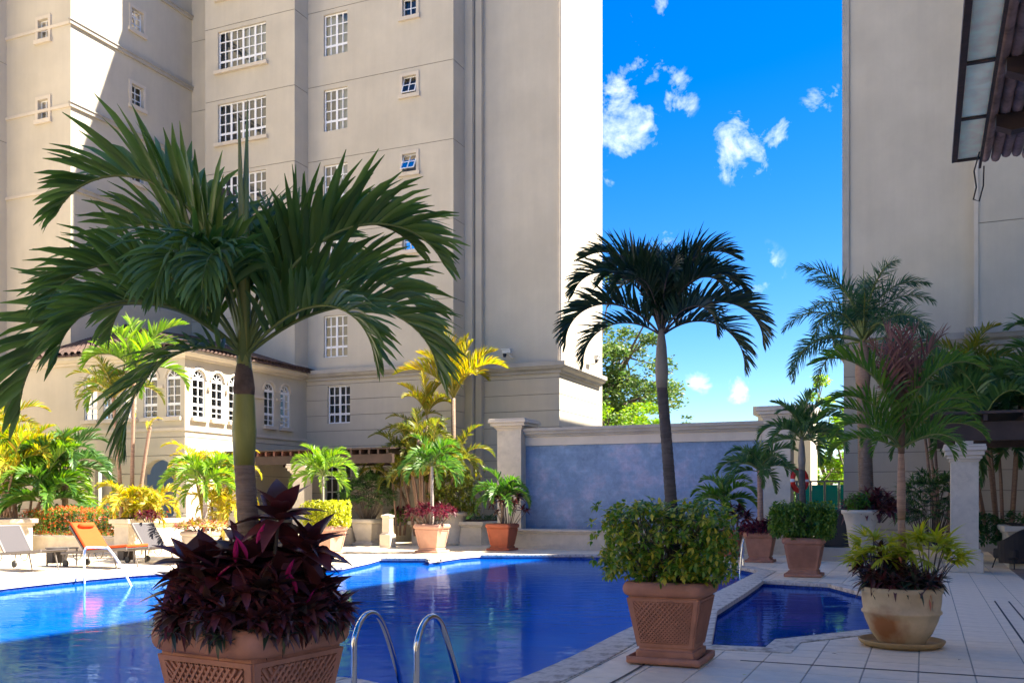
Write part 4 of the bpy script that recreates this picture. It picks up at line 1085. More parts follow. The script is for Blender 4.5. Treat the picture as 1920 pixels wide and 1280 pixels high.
sp = [(176, 0, 1.80), (183, 1, 1.66), (4, 2, 1.56), (-3, 3, 1.36), (224, 4, 1.02), (118, 5, 1.5), (267, 6, 1.15), (152, 7, 1.45), (26, 7, 1.45), (64, 5, 1.5), (-28, 3, 1.15), (204, 7, 1.3), (250, 6, 1.2), (222, 3, 1.2), (14, 5, 1.45), (95, 0, 1.5), (165, 5, 1.45)]
bp_ = palm('big dark green palm standing in the near left planter, its arching crown over the pool', (X1, Y1, .76), 1.56, .062, bigset, 0, 1.9, shaft='shaft', shaft_h=.61,
     trunk='trunk', lean=(-.055, .03), specs=sp, seed=3)
mb = MB(); mb.tube([(-.056, .03, 1.33), (-.057, .03, 1.37), (-.057, .03, 1.44), (-.058, .03, 1.5)], [.056, .059, .050, .040], 14); mb.build('dead_sheath', M['sheath'], bp_, smooth=True)
mb = MB(); mb.tube([(-.055, .03, 1.5), (-.065, .03, 2.1), (-.085, .03, 2.85), (-.10, .03, 3.25)][:3], [.035, .024, .006], 8); mb.build('leaf_stalk', M['shaft'], bp_, smooth=True)
# dead brown sheath where the crown begins
# cordyline: large leaves as single objects, the low carpet as one mass
cd = empty('cordyline', (X1, Y1, .78), label='dark purple cordyline with pink edged leaves filling the near left planter', cat='plant')
r = random.Random(11)
lm = []
for w_, dr, tip in ((.36, .25, 0), (.32, .45, 0), (.40, .12, 0), (.34, .6, 0)):
    tv, tf = leaf_t(w_, 6, dr, .45); mb = MB(); mb.add(tv, tf); lm.append(mb.mesh('leaf', M['L_purp'], True))
tvp, tfp = leaf_t(.36, 6, .2, .5); mb = MB(); mb.add(tvp, tfp); lpink = mb.mesh('leaf', M['L_pink'], True)
cs = []
for i in range(15):
    a = i*2.4; k = .36*math.sqrt((i+.5)/15); hh = .45-.70*k+r.uniform(-.04, .06)
    cs.append(((math.cos(a)*k, math.sin(a)*k, max(.10, hh)), (math.cos(a)*k*1.8, math.sin(a)*k*1.8, 1), r.uniform(.85, 1.1)))
cs.append(((.17, -.12, .60), (.1, -.1, 1), 1.1)); cs.append(((.30, -.05, .42), (.5, -.1, 1), 1.1)); cs.append(((-.28, -.12, .34), (-.6, -.1, 1), 1.0))
rosettes(cd, cs, M['L_purp'], LEAF_W, 17, .255, 1.25, 5, -25, 80, objs=280, meshes=lm)
mb = MB()
for c, ax, s in cs: mb.tube([(c[0]*.4, c[1]*.4, -.05), (c[0]*.8, c[1]*.8, c[2]*.6), c], [.014, .012, .008], 6)
mb.build('stems', M['twig'], cd)
for (px, pz, s, ro) in ((-.02, .40, .17, .2), (.04, .42, .16, -.3), (.25, .30, .17, .4), (.30, .24, .15, -.2), (-.30, .12, .15, .1), (.09, .50, .15, .6), (-.12, .30, .14, .9), (.36, .16, .14, .3)):
    o = bpy.data.objects.new('leaf', lpink); link(o, cd); o['label'] = 'bright pink young leaf'
    o.matrix_basis = aim((px, -.26, pz), (ro*.8, -.5, 1), r.uniform(-1, 1), s, s*.45)
ca = []
for i in range(150):
    a = r.uniform(0, 2*PI); k = r.uniform(.28, .45); zz = .10+.30*(.45-k)/.17*r.random()
    ca.append(((math.cos(a)*k, math.sin(a)*k, zz), (math.cos(a), math.sin(a), .35), r.uniform(.8, 1.2)))
rosettes(cd, ca, M['L_purp'], LEAF_W, 11, .145, .95, 9, -30, 70, name='lower_leaves', kind='stuff')
ca = []
for i in range(55):
    a = r.uniform(0, 2*PI); k = r.uniform(.38, .455)
    ca.append(((math.cos(a)*k, math.sin(a)*k, r.uniform(.02, .12)), (math.cos(a), math.sin(a), .1), r.uniform(.8, 1.2)))
rosettes(cd, ca, M['L_rhoeo'], LEAF_L, 14, .12, .8, 10, -60, 70, name='trailing_leaves', kind='stuff')

# ------------------------------------------------------------------ second planter with hedge and palm
X2, Y2 = at(1259, 9.03)
planter('sq', (X2, Y2, .012), 'lattice terracotta planter on a square tray between the two pools', group=gp)
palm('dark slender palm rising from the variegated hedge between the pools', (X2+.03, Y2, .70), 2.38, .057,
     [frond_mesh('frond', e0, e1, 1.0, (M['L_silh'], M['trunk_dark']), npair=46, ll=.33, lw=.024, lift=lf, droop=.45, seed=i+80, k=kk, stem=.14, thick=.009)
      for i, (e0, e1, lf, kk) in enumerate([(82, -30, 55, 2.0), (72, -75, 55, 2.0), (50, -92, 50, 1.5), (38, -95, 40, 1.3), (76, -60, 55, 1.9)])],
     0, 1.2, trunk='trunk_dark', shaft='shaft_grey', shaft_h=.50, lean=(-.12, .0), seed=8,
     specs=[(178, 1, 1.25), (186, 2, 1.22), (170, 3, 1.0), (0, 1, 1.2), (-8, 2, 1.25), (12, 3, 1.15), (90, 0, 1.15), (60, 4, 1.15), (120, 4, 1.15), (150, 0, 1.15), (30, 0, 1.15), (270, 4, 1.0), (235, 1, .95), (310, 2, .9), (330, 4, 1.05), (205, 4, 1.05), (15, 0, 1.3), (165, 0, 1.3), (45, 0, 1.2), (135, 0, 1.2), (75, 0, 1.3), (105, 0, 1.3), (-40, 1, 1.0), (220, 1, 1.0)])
boxshrub('clipped variegated hedge shrub with yellow flecked leaves, filling the middle planter', (X2-.04, Y2, .74), 1.20, .96, .70, M['L_var'], 1150, .062, z0=.04, name='variegated_hedge', cat='hedge', seed=4, whorl=6, stems=40, shell=.62, holes=1.2)

# ------------------------------------------------------------------ other square planters
def pl(x, ybase, lab, s=1.0, matn='terra', lattice=False, dY=.45, rz=None, group=gp):
    Y = 2694/(ybase-940)+dY; X, Y = at(x, Y); planter('sq', (X, Y, .004), lab, s=s, matn=matn, lattice=lattice, rz=rz, group=group); return X, Y
X3, Y3 = pl(1508, 1083, 'lattice terracotta planter behind the plunge pool with a clipped round green hedge', 1.04, lattice=True)
boxshrub('clipped green hedge shrub in the planter behind the plunge pool', (X3-.03, Y3, .78), 1.2, .95, .66, M['L_hedge'], 1000, .08, z0=.02, name='clipped_shrub', seed=6, whorl=5, stems=6, shell=.4)
X4, Y4 = pl(1426, 1055, 'terracotta planter of trailing purple leaves beside the pool handrail', .98)
X5, Y5 = pl(1366, 1044, 'orange terracotta planter half hidden behind the variegated hedge', .95, matn='terra2')
X6, Y6 = pl(942, 1032.5, 'smooth orange terracotta planter at the left end of the fountain ledge', 1.1, matn='terra2')
X7, Y7 = pl(810, 1037, 'dusty pink terracotta planter with wine red foliage on the far pool edge', 1.12, matn='terrapale')
X9, Y9 = pl(690, 1022, 'cream square planter carrying a dark dome shaped fan palm shrub', 1.2, matn='cream')
X10, Y10 = pl(612, 1046, 'pink terracotta planter under the bright yellow green clipped shrub', 1.15, matn='terrapale')
X11, Y11 = pl(376, 1052, 'cream square planter with pink and yellow bromeliads', 1.0, matn='cream')

# palms standing in them
palm('green palm rising from the round clipped hedge, in front of the life ring', (X3-.03, Y3, .75), 2.0, .07, F_dk(), 17, 1.12, shaft='shaft_grey', shaft_h=.6, trunk='trunk_dark', lean=(-.02, 0), seed=21, rz0=.3)
palm('drooping green palm in the terracotta planter beside the pool handrail', (X4, Y4, .72), 1.55, .07, F_dk(), 15, 1.2, trunk='trunk_tan', lean=(-.02, 0), seed=22, rz0=1.0, e_lo=1)
palm('small bright green palm in front of the slate wall, in the half hidden orange planter', (X5-.1, Y5, .7), .75, .06, F_mid(), 12, 1.25, trunk='trunk', lean=(-.05, 0), seed=23, rz0=2.0, e_lo=1)
palm('low feathery green palm in the orange planter left of the slate wall', (X6, Y6, .8), .8, .055, F_mid(), 16, 1.12, trunk='trunk', lean=(.0, 0), seed=24, rz0=.4, e_lo=1, spear=False)
palm('sunlit green palm rising above the wine red foliage of the dusty pink planter', (X7, Y7, .8), 1.75, .05, frond_set('mixl', (M['L_mid'], M['rachis']), SPEC, npair=24, ll=.34, lw=.045, nseg=3), 18, 1.22, trunk='trunk_pale', seed=25, rz0=.9, e_lo=1, spear=False)
palm('pale lime palm on a thin grey trunk above the yellow green clipped shrub', (X10-.15, Y10+.3, .8), 1.42, .035, F_lime(), 20, 1.15, trunk='trunk_pale', shaft='shaft_grey', shaft_h=.3, seed=26, rz0=.1, e_lo=0, spear=False)
palm('bushy lime green palm on a pale trunk in the bromeliad planter', (X11+.12, Y11, .7), 1.3, .06, F_lime(), 22, 1.28, trunk='trunk_pale', shaft='shaft', shaft_h=.2, seed=27, rz0=.7, e_lo=1, spear=False)
boxshrub('bright yellow green clipped shrub in the pink planter behind the cordyline', (X10, Y10, .85), 1.25, .9, .66, M['L_yel'], 900, .075, name='clipped_shrub', seed=14, whorl=5, stems=8, shell=.4)
fanplant('dark dome shaped fan palm shrub in the cream planter by the pergola', (X9, Y9, .85), 1.95, 1.75, M['L_dark'], 330, .27, seed=3, zmin=.05)
# low companions
def cordy(label, loc, n, sp, hmax, m, ln, seed, nl=14, w=.8, name='cordyline', cat='plant', emin=-10, droopy=0, tm=None):
    r = random.Random(seed); t = empty(name, loc, label=label, cat=cat); cs = []; mb = MB()
    for i in range(n):
        a = i*2.4; k = sp*math.sqrt((i+.5)/n); z = hmax*(1-.6*k/sp)*r.uniform(.55, 1)
        cs.append(((math.cos(a)*k, math.sin(a)*k, z), (math.cos(a)*k*1.5/sp*.6, math.sin(a)*k*1.5/sp*.6, 1-droopy), r.uniform(.8, 1.15)))
        mb.tube([(math.cos(a)*k*.4, math.sin(a)*k*.4, -.05), (math.cos(a)*k, math.sin(a)*k, z)], [.012, .007], 5)
    rosettes(t, cs, m, tm or LEAF_W, nl, ln, w, seed, emin, 80); mb.build('stems', M['twig'], t); return t
cordy('wine red foliage plant around the trunk in the dusty pink planter', (X7, Y7, .82), 34, .75, .85, M['L_wine'], .2, 31, name='red_foliage_plant')
cordy('dark red leggy cordyline in the orange planter left of the slate wall', (X6+.18, Y6, .85), 15, .6, 1.25, M['L_purp'], .24, 32)
cordy('purple cordyline in front of the slate wall, in the half hidden orange planter', (X5+.18, Y5-.1, .72), 12, .42, .8, M['L_purp'], .26, 33)
cordy('trailing purple brown foliage spilling over the planter beside the pool handrail', (X4, Y4, .72), 40, .52, .28, M['L_wine'], .17, 34, droopy=.4, emin=-50, name='trailing_plant')
o = cordy('tall single purple cordyline shoot in the planter beside the pool handrail', (X4+.35, Y4-.1, .72), 3, .10, .30, M['L_purp'], .42, 35, nl=7, w=.6, emin=40)
cordy('pink red and yellow bromeliads in the cream planter under the lime palm', (X11, Y11, .78), 34, .60, .22, M['L_brom'], .20, 36, name='bromeliads', emin=5, w=.7)

# ------------------------------------------------------------------ round pots
def round_pot(label, loc, prof, m, saucer=None, name='round_pot', soilr=.3, soilz=.5, group=None):
    t = empty(name, loc, label=label, cat='pot', group=group); mb = MB(); mb.lathe(prof, 40); mb.build('body', M[m], t, smooth=True)
    mb = MB(); mb.lathe([(soilr, soilz-.05), (soilr, soilz), (.001, soilz+.02)], 24); mb.build('soil', M['soil'], t)
    if saucer: mb = MB(); mb.lathe(saucer, 44); mb.build('saucer', M['saucer'], t, smooth=True)
    return t
XB, YB = at(1690, 9.98)
round_pot('weathered cream bowl pot with a rust stain, on a wide saucer beside the plunge pool', (XB, YB, .004),
          [(.225, .03), (.235, .05), (.30, .14), (.355, .27), (.372, .33), (.392, .345), (.394, .365), (.376, .385), (.388, .46), (.392, .55), (.402, .56), (.405, .60), (.39, .615), (.365, .60), (.36, .5)], 'bowl',
          [(.36, .0), (.40, .02), (.425, .055), (.425, .068), (.405, .07), (.39, .035), (.0, .03)], soilr=.37, soilz=.56)
pn = palm('tall thin palm with a purplish withered crown rising from the weathered bowl pot', (XB+.02, YB, .55), 1.52, .042, frond_set('bowl', (M['L_mid'], M['rachis']), [(80, -30), (66, -50), (56, -55), (40, -65), (26, -75)], npair=34, ll=.27, lw=.022, nseg=4, lift=55, k=2.0), 0, 1.0,
     trunk='trunk_tan', shaft='trunk_tan', shaft_h=.75, lean=(-.02, 0), seed=41, spear=False,
     specs=[(178, 0, 1.5), (4, 0, 1.45), (186, 1, 1.1), (-6, 1, 1.05), (195, 3, .95), (-15, 3, .95), (172, 2, 1.05), (10, 2, 1.05), (100, 3, .9), (60, 3, .9), (230, 4, .85), (300, 4, .85), (150, 4, .85), (25, 4, .85)])
ww2 = frond_set('withered', (M['L_dead'], M['sheath']), [(88, 74), (84, 48)], npair=16, ll=.36, lw=.026, nseg=4, lift=25, stem=.4)
for a, v, s in ((10, 0, 1.15), (140, 0, 1.2), (200, 1, 1.05), (250, 0, 1.1), (330, 1, 1.15), (80, 1, 1.1)):
    o = put('withered_frond', ww2[v], pn, (-.02, 0, 1.62), (0, 0, R(a)), s); o['label'] = 'withered purplish brown leaf'
mb = MB(); mb.tube([(-.02, 0, 1.45), (-.03, 0, 1.95), (-.02, 0, 2.5)], [.035, .05, .012], 8); mb.build('withered_sheath', M['sheath'], pn, smooth=True)
bw = empty('bowl_underplanting', (XB, YB, .57), label='dark green and purple rhoeo leaves spilling over the weathered bowl pot', cat='plant')
r = random.Random(51); ca = []
for i in range(46):
    a = i*2.4; k = .36*math.sqrt((i+.5)/46); ca.append(((math.cos(a)*k, math.sin(a)*k, .05+.14*(1-k/.4)), (math.cos(a)*k*2.6, math.sin(a)*k*2.6, .8), r.uniform(.75, 1.15)))
rosettes(bw, ca[::2], M['L_rhoeo'], LEAF_L, 15, .22, .85, 52, -45, 75, name='green_leaves'); rosettes(bw, ca[1::2], M['L_purp'], LEAF_L, 15, .19, .8, 53, -45, 75, name='purple_leaves')
A = [aim((x, y, z), d, .3, .12, .07) for x, y, z, d in ((.12, -.34, .06, (.3, -.5, -.8)), (.18, -.30, .14, (.8, -.3, -.1)), (-.08, -.2, .30, (-.3, -.2, 1)), (.02, -.22, .28, (.1, -.3, 1)), (.3, -.1, .2, (1, 0, .2)), (.13, -.37, -.05, (.1, -.3, -1)))]
stuff_mesh('salmon_bract', LEAF3, A, M['L_salmon'], bw)
fanplant('yellow green fan leaved shrub on the right side of the weathered bowl pot', (XB+.26, YB-.05, .62), .66, .56, M['L_yel'], 50, .23, seed=5, zmin=.25, nl=9)
fanplant('yellow green fan leaved tuft on the left side of the weathered bowl pot', (XB-.30, YB-.08, .62), .50, .56, M['L_yel'], 36, .21, seed=7, zmin=.2, nl=9)
cordy('small purple cordyline at the left rim of the weathered bowl pot', (XB-.24, YB+.1, .62), 9, .25, .42, M['L_purp'], .17, 56)
# cream round pot by the wall (centre) and by the gate (right)
prc = [(.22, 0), (.235, .02), (.24, .1), (.22, .12), (.33, .82), (.35, .84), (.42, .88), (.44, .94), (.44, .98), (.38, .99), (.36, .9)]
X8, Y8 = at(852, 33.2)
round_pot('tall cream round pot behind the dusty pink planter', (X8, Y8, .004), [(a*1.2, b*1.15) for a, b in prc], 'cream', soilr=.44, soilz=1.08)
boxshrub('loose yellow green shrub in the tall cream round pot', (X8, Y8, 1.1), 1.7, 1.3, 1.5, M['L_olive'], 420, .14, name='loose_shrub', seed=61, whorl=5, stems=14, shell=.9)
X12, Y12 = at(1614, 20.5)
round_pot('cream round pot on a pedestal near the green gate', (X12, Y12, .004), [(.26, 0), (.27, .3), (.2, .32), (.2, .5), (.24, .55), (.30, 1.0), (.36, 1.22), (.40, 1.25), (.40, 1.32), (.34, 1.32), (.33, 1.2)], 'cream', soilr=.34, soilz=1.28)
cordy('dark purple cordyline in the cream pot near the green gate', (X12+.35, Y12+.2, 1.1), 24, .55, .62, M['L_purp'], .32, 62, nl=16)
boxshrub('small green shrub at the rim of the cream pot near the green gate', (X12-.12, Y12-.1, 1.3), .5, .4, .35, M['L_mid'], 90, .08, seed=63, whorl=5, stems=3, shell=.9)

# ------------------------------------------------------------------ palms and clumps of the background
def gl(x, Y, z=0.0): a, b = at(x, Y); return (a, b, z)
def zat(y, Y): return 1.5+(940-y)*Y/1796
# royal palm on the right
b = gl(1626, 27.0); palm('tall feathery royal palm with a pinkish crownshaft beside the right building', (b[0], b[1], 0), zat(640, 27), .20, F_royal(), 20, 2.9, trunk='trunk', shaft='trunk_tan', shaft_h=1.3, lean=(-.12, 0), seed=71, rz0=.2)
# centre clump against the tower
areca('clump of yellow green cane palms against the tower wall, behind the pink planter', gl(795, 33.6, .3), 15, 3.4, 1.3, F_olive(), 1.55, seed=81, nf=7, stemr=.05)
areca('smaller olive cane palm leaning left above the pergola end', gl(748, 34.0, .3), 4, 3.9, 1.0, F_olive(), 1.45, seed=84, nf=6, stemr=.035)
areca('tall cane palm with a bushy ochre crown beside the tower pilaster', gl(850, 34.3, .3), 1, 4.9, 0, F_ochre(), 2.35, seed=82, nf=18, stemr=.09, trunkm='trunk')
areca('leaning cane palm with an ochre crown in front of the tower wall', gl(800, 34.0, .3), 1, 4.25, 0, F_ochre(), 1.5, seed=83, nf=9, stemr=.05)
# right clump
areca('dense dark cane palm clump behind the column on the right', gl(1885, 24.9, .5), 13, 4.4, 1.5, F_dk(), 1.95, seed=91, nf=7, stemr=.045)
areca('cane palm clump between the royal palm and the dark canopy', gl(1768, 27.5, .5), 7, 5.2, .8, frond_set('rmid', (M['L_olive'], M['rachis']), SPEC[:5], npair=26, ll=.3, lw=.035, nseg=3), 1.75, seed=92, nf=7, stemr=.045)
fanplant('dark fan palm shrub left of the column on the right', gl(1745, 24.0, .4), 1.7, 1.9, M['L_dark'], 260, .28, seed=9, zmin=.1)
boxshrub('low dark shrub along the planter wall on the right', gl(1880, 23.6, .5), 1.6, .7, .7, M['L_dark'], 260, .12, seed=94, whorl=5, stems=0, shell=.8)
# left garden
areca('tall yellow green cane palm clump at the left edge of the garden', gl(-5, 30.6, .6), 11, 3.3, 1.5, frond_set('al', (M['L_limegold'], M['rachis_y']), SPEC[:5], npair=26, ll=.3, lw=.036, nseg=3), 1.6, seed=101, nf=6, stemr=.04, lowbias=-1)
areca('lime green cane palm clump behind the flowering hedge', gl(42, 30.2, .6), 8, 2.3, 1.0, F_lime(), 1.7, seed=102, nf=6, stemr=.04)
palm('broad dark green palm in the garden behind the flowering hedge', gl(122, 30.8, .6), 2.0, .1, F_dk(), 18, 1.85, trunk='trunk', seed=103, e_lo=1, spear=False, name='garden_palm')
palm('low green palm with large sunlit leaves behind the flowering hedge', gl(88, 29.9, .6), .9, .1, F_mid(), 13, 1.7, trunk='trunk', seed=104, e_lo=1, spear=False, name='garden_palm')
for x0, xt, yt, lab, s, sd, ff, nf_ in ((228, 212, 745, 'thin leaning palm with a small green crown before the arched windows', 1.55, 105, F_olive, 11), (247, 252, 700, 'thin upright palm with a yellow crown before the arched windows', 2.0, 106, F_lime, 11), (260, 281, 800, 'short thin cane palm leaning right in the raised planter', .5, 107, F_gold, 3)):
    Yp = 27.2; bx = gl(x0, Yp, .95); tx = gl(xt, Yp)
    palm(lab, bx, zat(yt, Yp)-.95, .055, ff(), nf_, s, trunk='trunk_tan' if sd != 107 else 'trunk_tan', lean=(tx[0]-bx[0], 0), seed=sd, spear=False, name='thin_palm')
areca('low golden yellow cane palm in the raised planter', gl(262, 26.9, .95), 9, .55, .5, F_gold(), 1.15, seed=108, nf=5, stemr=.02, trunkm='rachis_y' if 'rachis_y' in M else 'trunk_tan')
cordy('small red foliage plant in the raised planter beside the golden palm', gl(280, 26.4, .95), 8, .3, .35, M['L_wine'], .2, 109, name='red_foliage_plant')
areca('tall golden bamboo palm clump behind the bromeliad planter', gl(408, 25.6, .0), 12, 2.6, .65, F_gold(), 1.0, seed=110, nf=6, stemr=.035, trunkm='rachis_y')
# flowering hedge on its low wall
hx, hy, _ = W(-22.8, 21.3)
boxshrub('clipped hedge dotted with orange flowers on the low wall behind the loungers', (hx, hy, .0), 5.3, 1.1, .78, M['L_hedge'], 5200, .055, z0=.50, name='flowering_hedge', cat='hedge', seed=111, whorl=3, stems=0, shell=.25, flowers=(M['L_flower'], .30))
lw = empty('hedge_wall', (0, 0, 0), grid=True, label='low cream garden wall with a pale cap under the flowering hedge', cat='wall')
mb = MB(); mb.box(-30, -20.72, 20.65, 20.95, 0, .42); mb.box(-30, -20.72, 20.952, 22.9, 0, .40); mb.build('wall_body', M['cream'], lw)
mb = MB(); mb.box(-30, -20.72, 20.58, 21.0, .422, .50); mb.build('wall_cap', M['cream'], lw, bevel=.012)
def planterbox(p0, p1, u0, u1, z, lab, name='planter_wall', boss=None):
    t = empty(name, W((p0+p1)/2, (u0+u1)/2, 0), grid=True, label=lab, cat='planter'); a, b = (p1-p0)/2, (u1-u0)/2
    mb = MB(); mb.box(-a, a, -b, b, 0, z-.20); mb.build('wall_body', M['cream'], t)
    mb = MB(); mb.box(-a-.05, a+.05, -b-.05, b+.05, z-.198, z-.13); mb.box(-a-.11, a+.11, -b-.11, b+.11, z-.128, z); mb.build('wall_cap', M['cream'], t, bevel=.012)
    mb = MB(); mb.box(-a+.05, a-.05, -b+.05, b-.05, z+.001, z+.03); mb.build('soil', M['soil'], t)
    if boss:
        for q in boss:
            mb = MB(lambda x, y, zz: (q+x, -b-.001-zz, z*.45+y)); mb.lathe([(.17, .0), (.16, .05), (.11, .10), (.001, .12)], 20); mb.build('boss', M['cream'], t, smooth=True)
    return t
planterbox(-20.66, -20.15, 20.05, 22.2, 1.02, 'cream capped planter wall holding the golden palm, left of the steps')
planterbox(-26.5, -24.1, 18.9, 20.3, 1.0, 'cream capped planter wall cut by the left edge of the photo')
planterbox(-16.6, -13.9, 29.6, 32.2, .82, 'cream planter wall with a round boss below the cane palms', boss=(.15,))
planterbox(1.75, 8.5, 24.2, 26.4, .95, 'long cream planter wall with round bosses behind the wicker chair', boss=(-2.6, -1.2, .2))
boxshrub('low dark hedge at the foot of the tower beside the slate wall', gl(892, 35.0), 2.2, .8, 1.0, M['L_dark'], 420, .10, seed=121, whorl=5, stems=0, shell=.4, name='clipped_shrub')
boxshrub('dark clipped shrub mass below the arched alcove', gl(190, 29.3, .6), 4.5, .8, .8, M['L_dark'], 500, .12, seed=122, whorl=5, stems=0, shell=.5)
cordy('dark red leaved bush at the foot of the cane palms', gl(765, 33.8, .8), 10, .5, .7, M['L_wine'], .24, 123, name='red_foliage_plant')
boxshrub('green groundcover in the planter wall below the cane palms', gl(775, 34.0, .8), 1.8, 1.0, .45, M['L_hedge'], 240, .1, seed=124, whorl=5, stems=0, shell=.8)
# dark box hedge and gate in the gap on the right
gx = gl(1578, 24.5); t = empty('black_planter', gx, grid=True, label='black box planter in the gap before the green gate', cat='planter')
mb = MB(); mb.box(-.42, .42, -.3, .3, .35, 1.30); mb.build('box', M['black'], t, bevel=.02); mb = MB(); mb.box(-.6, .8, -.42, .42, 0, .345); mb.build('plinth', M['moulding'], t)
gt = empty('green_gate', (0, 0, 0), grid=True, label='green glass gate panels in the gap between slate wall and right building', cat='gate')
g0 = onU(1494, 920, 36)[0]; g1 = onU(1600, 920, 36)[0]
for k in range(4):
    a = g0+(g1-g0)*k/4; mb = MB(); mb.box(a+.04, a+(g1-g0)/4-.04, 35.98, 36.02, .3, 2.1); mb.build('panel', M['gglass'], gt)
    mb = MB(); mb.box(a-.03, a+.03, 35.95, 36.05, 0, 2.2); mb.build('post', M['alu'], gt)
mb = MB(); mb.box(g0-.1, g1+.1, 35.96, 36.04, 2.201, 2.26); mb.build('rail', M['alu'], gt)

def tree(label, loc, h, wd, m, n, leaf, seed, name='tree', cat='tree', z0f=.3, branch=9, group=None):
    r = random.Random(seed); t = empty(name, loc, label=label, cat=cat, group=group)
    mb = MB(); mb.tube([(0, 0, 0), (.1, 0, h*.25), (.05, .1, h*.45)], [.03*h*.8, .025*h*.8, .018*h*.8], 10); clumps = []
    for i in range(branch):
        a = i*2.4+r.uniform(-.3, .3); f = .25+.2*r.random(); b = Vector((.08, .05, h*f)); hh = h*(z0f+(1-z0f)*(i+.5)/branch); k = wd/2*(1-.5*((hh/h-.6)/.4)**2 if hh/h > .6 else .9)*r.uniform(.75, 1.05)
        e = Vector((math.cos(a)*k, math.sin(a)*k, hh)); md = b.lerp(e, .5)+Vector((0, 0, .08*h)); mb.tube([b, md, e], [.011*h, .007*h, .002*h], 6)
        for j in range(5):
            c = b.lerp(e, .45+.6*r.random())+Vector((r.uniform(-1, 1), r.uniform(-1, 1), r.uniform(-.5, .6)))*wd*.13
            clumps.append((c, wd*r.uniform(.07, .14))); mb.tube([md, c], [.004*h, .0015*h], 4)
    mb.build('trunk', M['twig'], t); A = []
    per = n//len(clumps)
    for c, s in clumps:
        for _ in range(per):
            q = rdir(r)*s*r.random()**.4; q.z *= .55; A.append(aim(c+q, rdir(r, -.5, .6), r.uniform(-1.5, 1.5), leaf*r.uniform(.6, 1.3)))
    stuff_mesh('crown', LEAF_S, A, m, t); return t
tx = gl(1128, 58); tree('big spreading broadleaf tree behind the tower corner and the slate wall', (tx[0], tx[1], 0), 14.2, 9.6, M['L_tree'], 24000, .27, 131, branch=16)
tx = gl(1150, 52); tree('lower yellow green tree just above the slate wall at the tower corner', (tx[0], tx[1], 0), 7.3, 6.0, M['L_gap'], 9000, .22, 136, branch=10, z0f=.5)
tx = gl(1272, 75); tree('small far tree top showing above the slate wall', (tx[0], tx[1], 0), 8.3, 3.2, M['L_tree'], 1600, .28, 132)
tx = gl(1232, 70); tree('thin far tree between the big tree and the palm trunk', (tx[0], tx[1], 0), 8.4, 3.0, M['L_tree'], 1500, .28, 134)
for i, (x, Y, h, w_) in enumerate(((1512, 50, 8.2, 3.6), (1552, 54, 7.6, 4.5), (1590, 50, 7.2, 4.0))):
    tx = gl(x, Y); tree(['bright yellow green tree left in the gap before the right building', 'lime tree in the middle of the gap above the green gate', 'lime tree partly hidden by the right building'][i], (tx[0], tx[1], 0), h, w_, M['L_gap'], 4500, .24, 140+i, z0f=.12, group='trees in the gap above the gate')
boxshrub('long dark hedge beyond the green gate', gl(1540, 44.0), 9, 1.2, 2.0, M['L_mid'], 1500, .2, seed=150, whorl=4, stems=0, shell=.4, name='clipped_shrub')
# small purplish roof top behind the right pillar
hp = gl(1470, 45); t = empty('far_gatehouse', (hp[0], hp[1], 0), grid=True, label='small far building with a purplish flat roof behind the slate wall', cat='building')
mb = MB(); mb.box(-1.2, 1.2, 0, 3, 0, 5.6); mb.build('wall', M['stucco'], t); mb = MB(); mb.box(-1.4, 1.4, -.2, 3.2, 5.602, 6.0); mb.build('roof', M['moulding'], t)

# ------------------------------------------------------------------ pergola with its columns (left background)
pg = empty('pergola', (0, 0, 0), grid=True, label='long dark brown pergola roof in front of the tower ground floor', cat='pergola')
ug = 27.6; pe = onU(735, 850, ug)[0]; ps = onU(430, 850, ug)[0]
zb0 = zat(864, 30.6); 
mb = MB(); mb.box(ps-.6, pe, ug, ug+.16, zb0, zb0+.30); mb.build('beam', M['wood'], pg)
mb = MB(); mb.box(ps-.6, pe-.05, ug+3.2, ug+3.34, zb0+.05, zb0+.30); mb.build('beam', M['wood'], pg)
k = 20
for i in range(k+1):
    a = ps-.4+(pe-ps+.3)*i/k; mb = MB(); mb.box(a-.04, a+.04, ug-.14, ug+3.6, zb0+.302, zb0+.45); mb.build('rafter', M['wood_red' if i < 12 else 'wood'], pg)
mb = MB(); vs = [(ps-.7, ug-.2, zb0+.452), (pe+.05, ug-.2, zb0+.452), (pe+.05, ug+3.7, zb0+.66), (ps-.7, ug+3.7, zb0+.66)]; mb.add(vs+[(x, y, z+.05) for x, y, z in vs], [(0, 1, 2, 3), (4, 5, 6, 7), (0, 1, 5, 4), (1, 2, 6, 5)]); mb.build('roof_sheet', M['wood'], pg)
zc = zb0-.003; cg = 'pergola columns'
for x, z0, lab, uu_ in ((347, .6, 'cream column left of the golden bamboo palm', 24.3), (452, .6, 'cream column partly hidden behind the near palm trunk', ug-.3), (566, 0.004, 'cream column with a broad capital right of the near palm trunk', ug-.3), (700, .004, 'shaded cream column at the right end of the pergola', 30.6)):
    p = onU(x, 900, uu_+.2)[0]; top = zc if x != 347 else 2.72
    pillar('pergola_column', p-.24, p+.24, uu_, uu_+.46, top, lab, .17, z0=z0 if p < -18.5 else .004, cat='column', group=cg)
p = onU(515, 900, ug+3.2)[0]; pillar('pergola_column', p-.2, p+.2, ug+3.05, ug+3.45, zc+.04, 'rear cream column between the near palm trunk and the broad capital', .14, z0=.6 if p < -18.2 else .004, cat='column', group=cg)
# short white bollard beside the cream planter
bo = gl(727, 31.5); t = empty('bollard', (bo[0], bo[1], .004), grid=True, label='short white post beside the cream planter of the fan palm', cat='post')
mb = MB(); mb.sqlathe([(.20, 0), (.20, .42), (.16, .44), (.14, .5), (.14, .96), (.17, .99), (.17, 1.05), (.001, 1.1)], .03); mb.build('shaft', M['trim'], t)

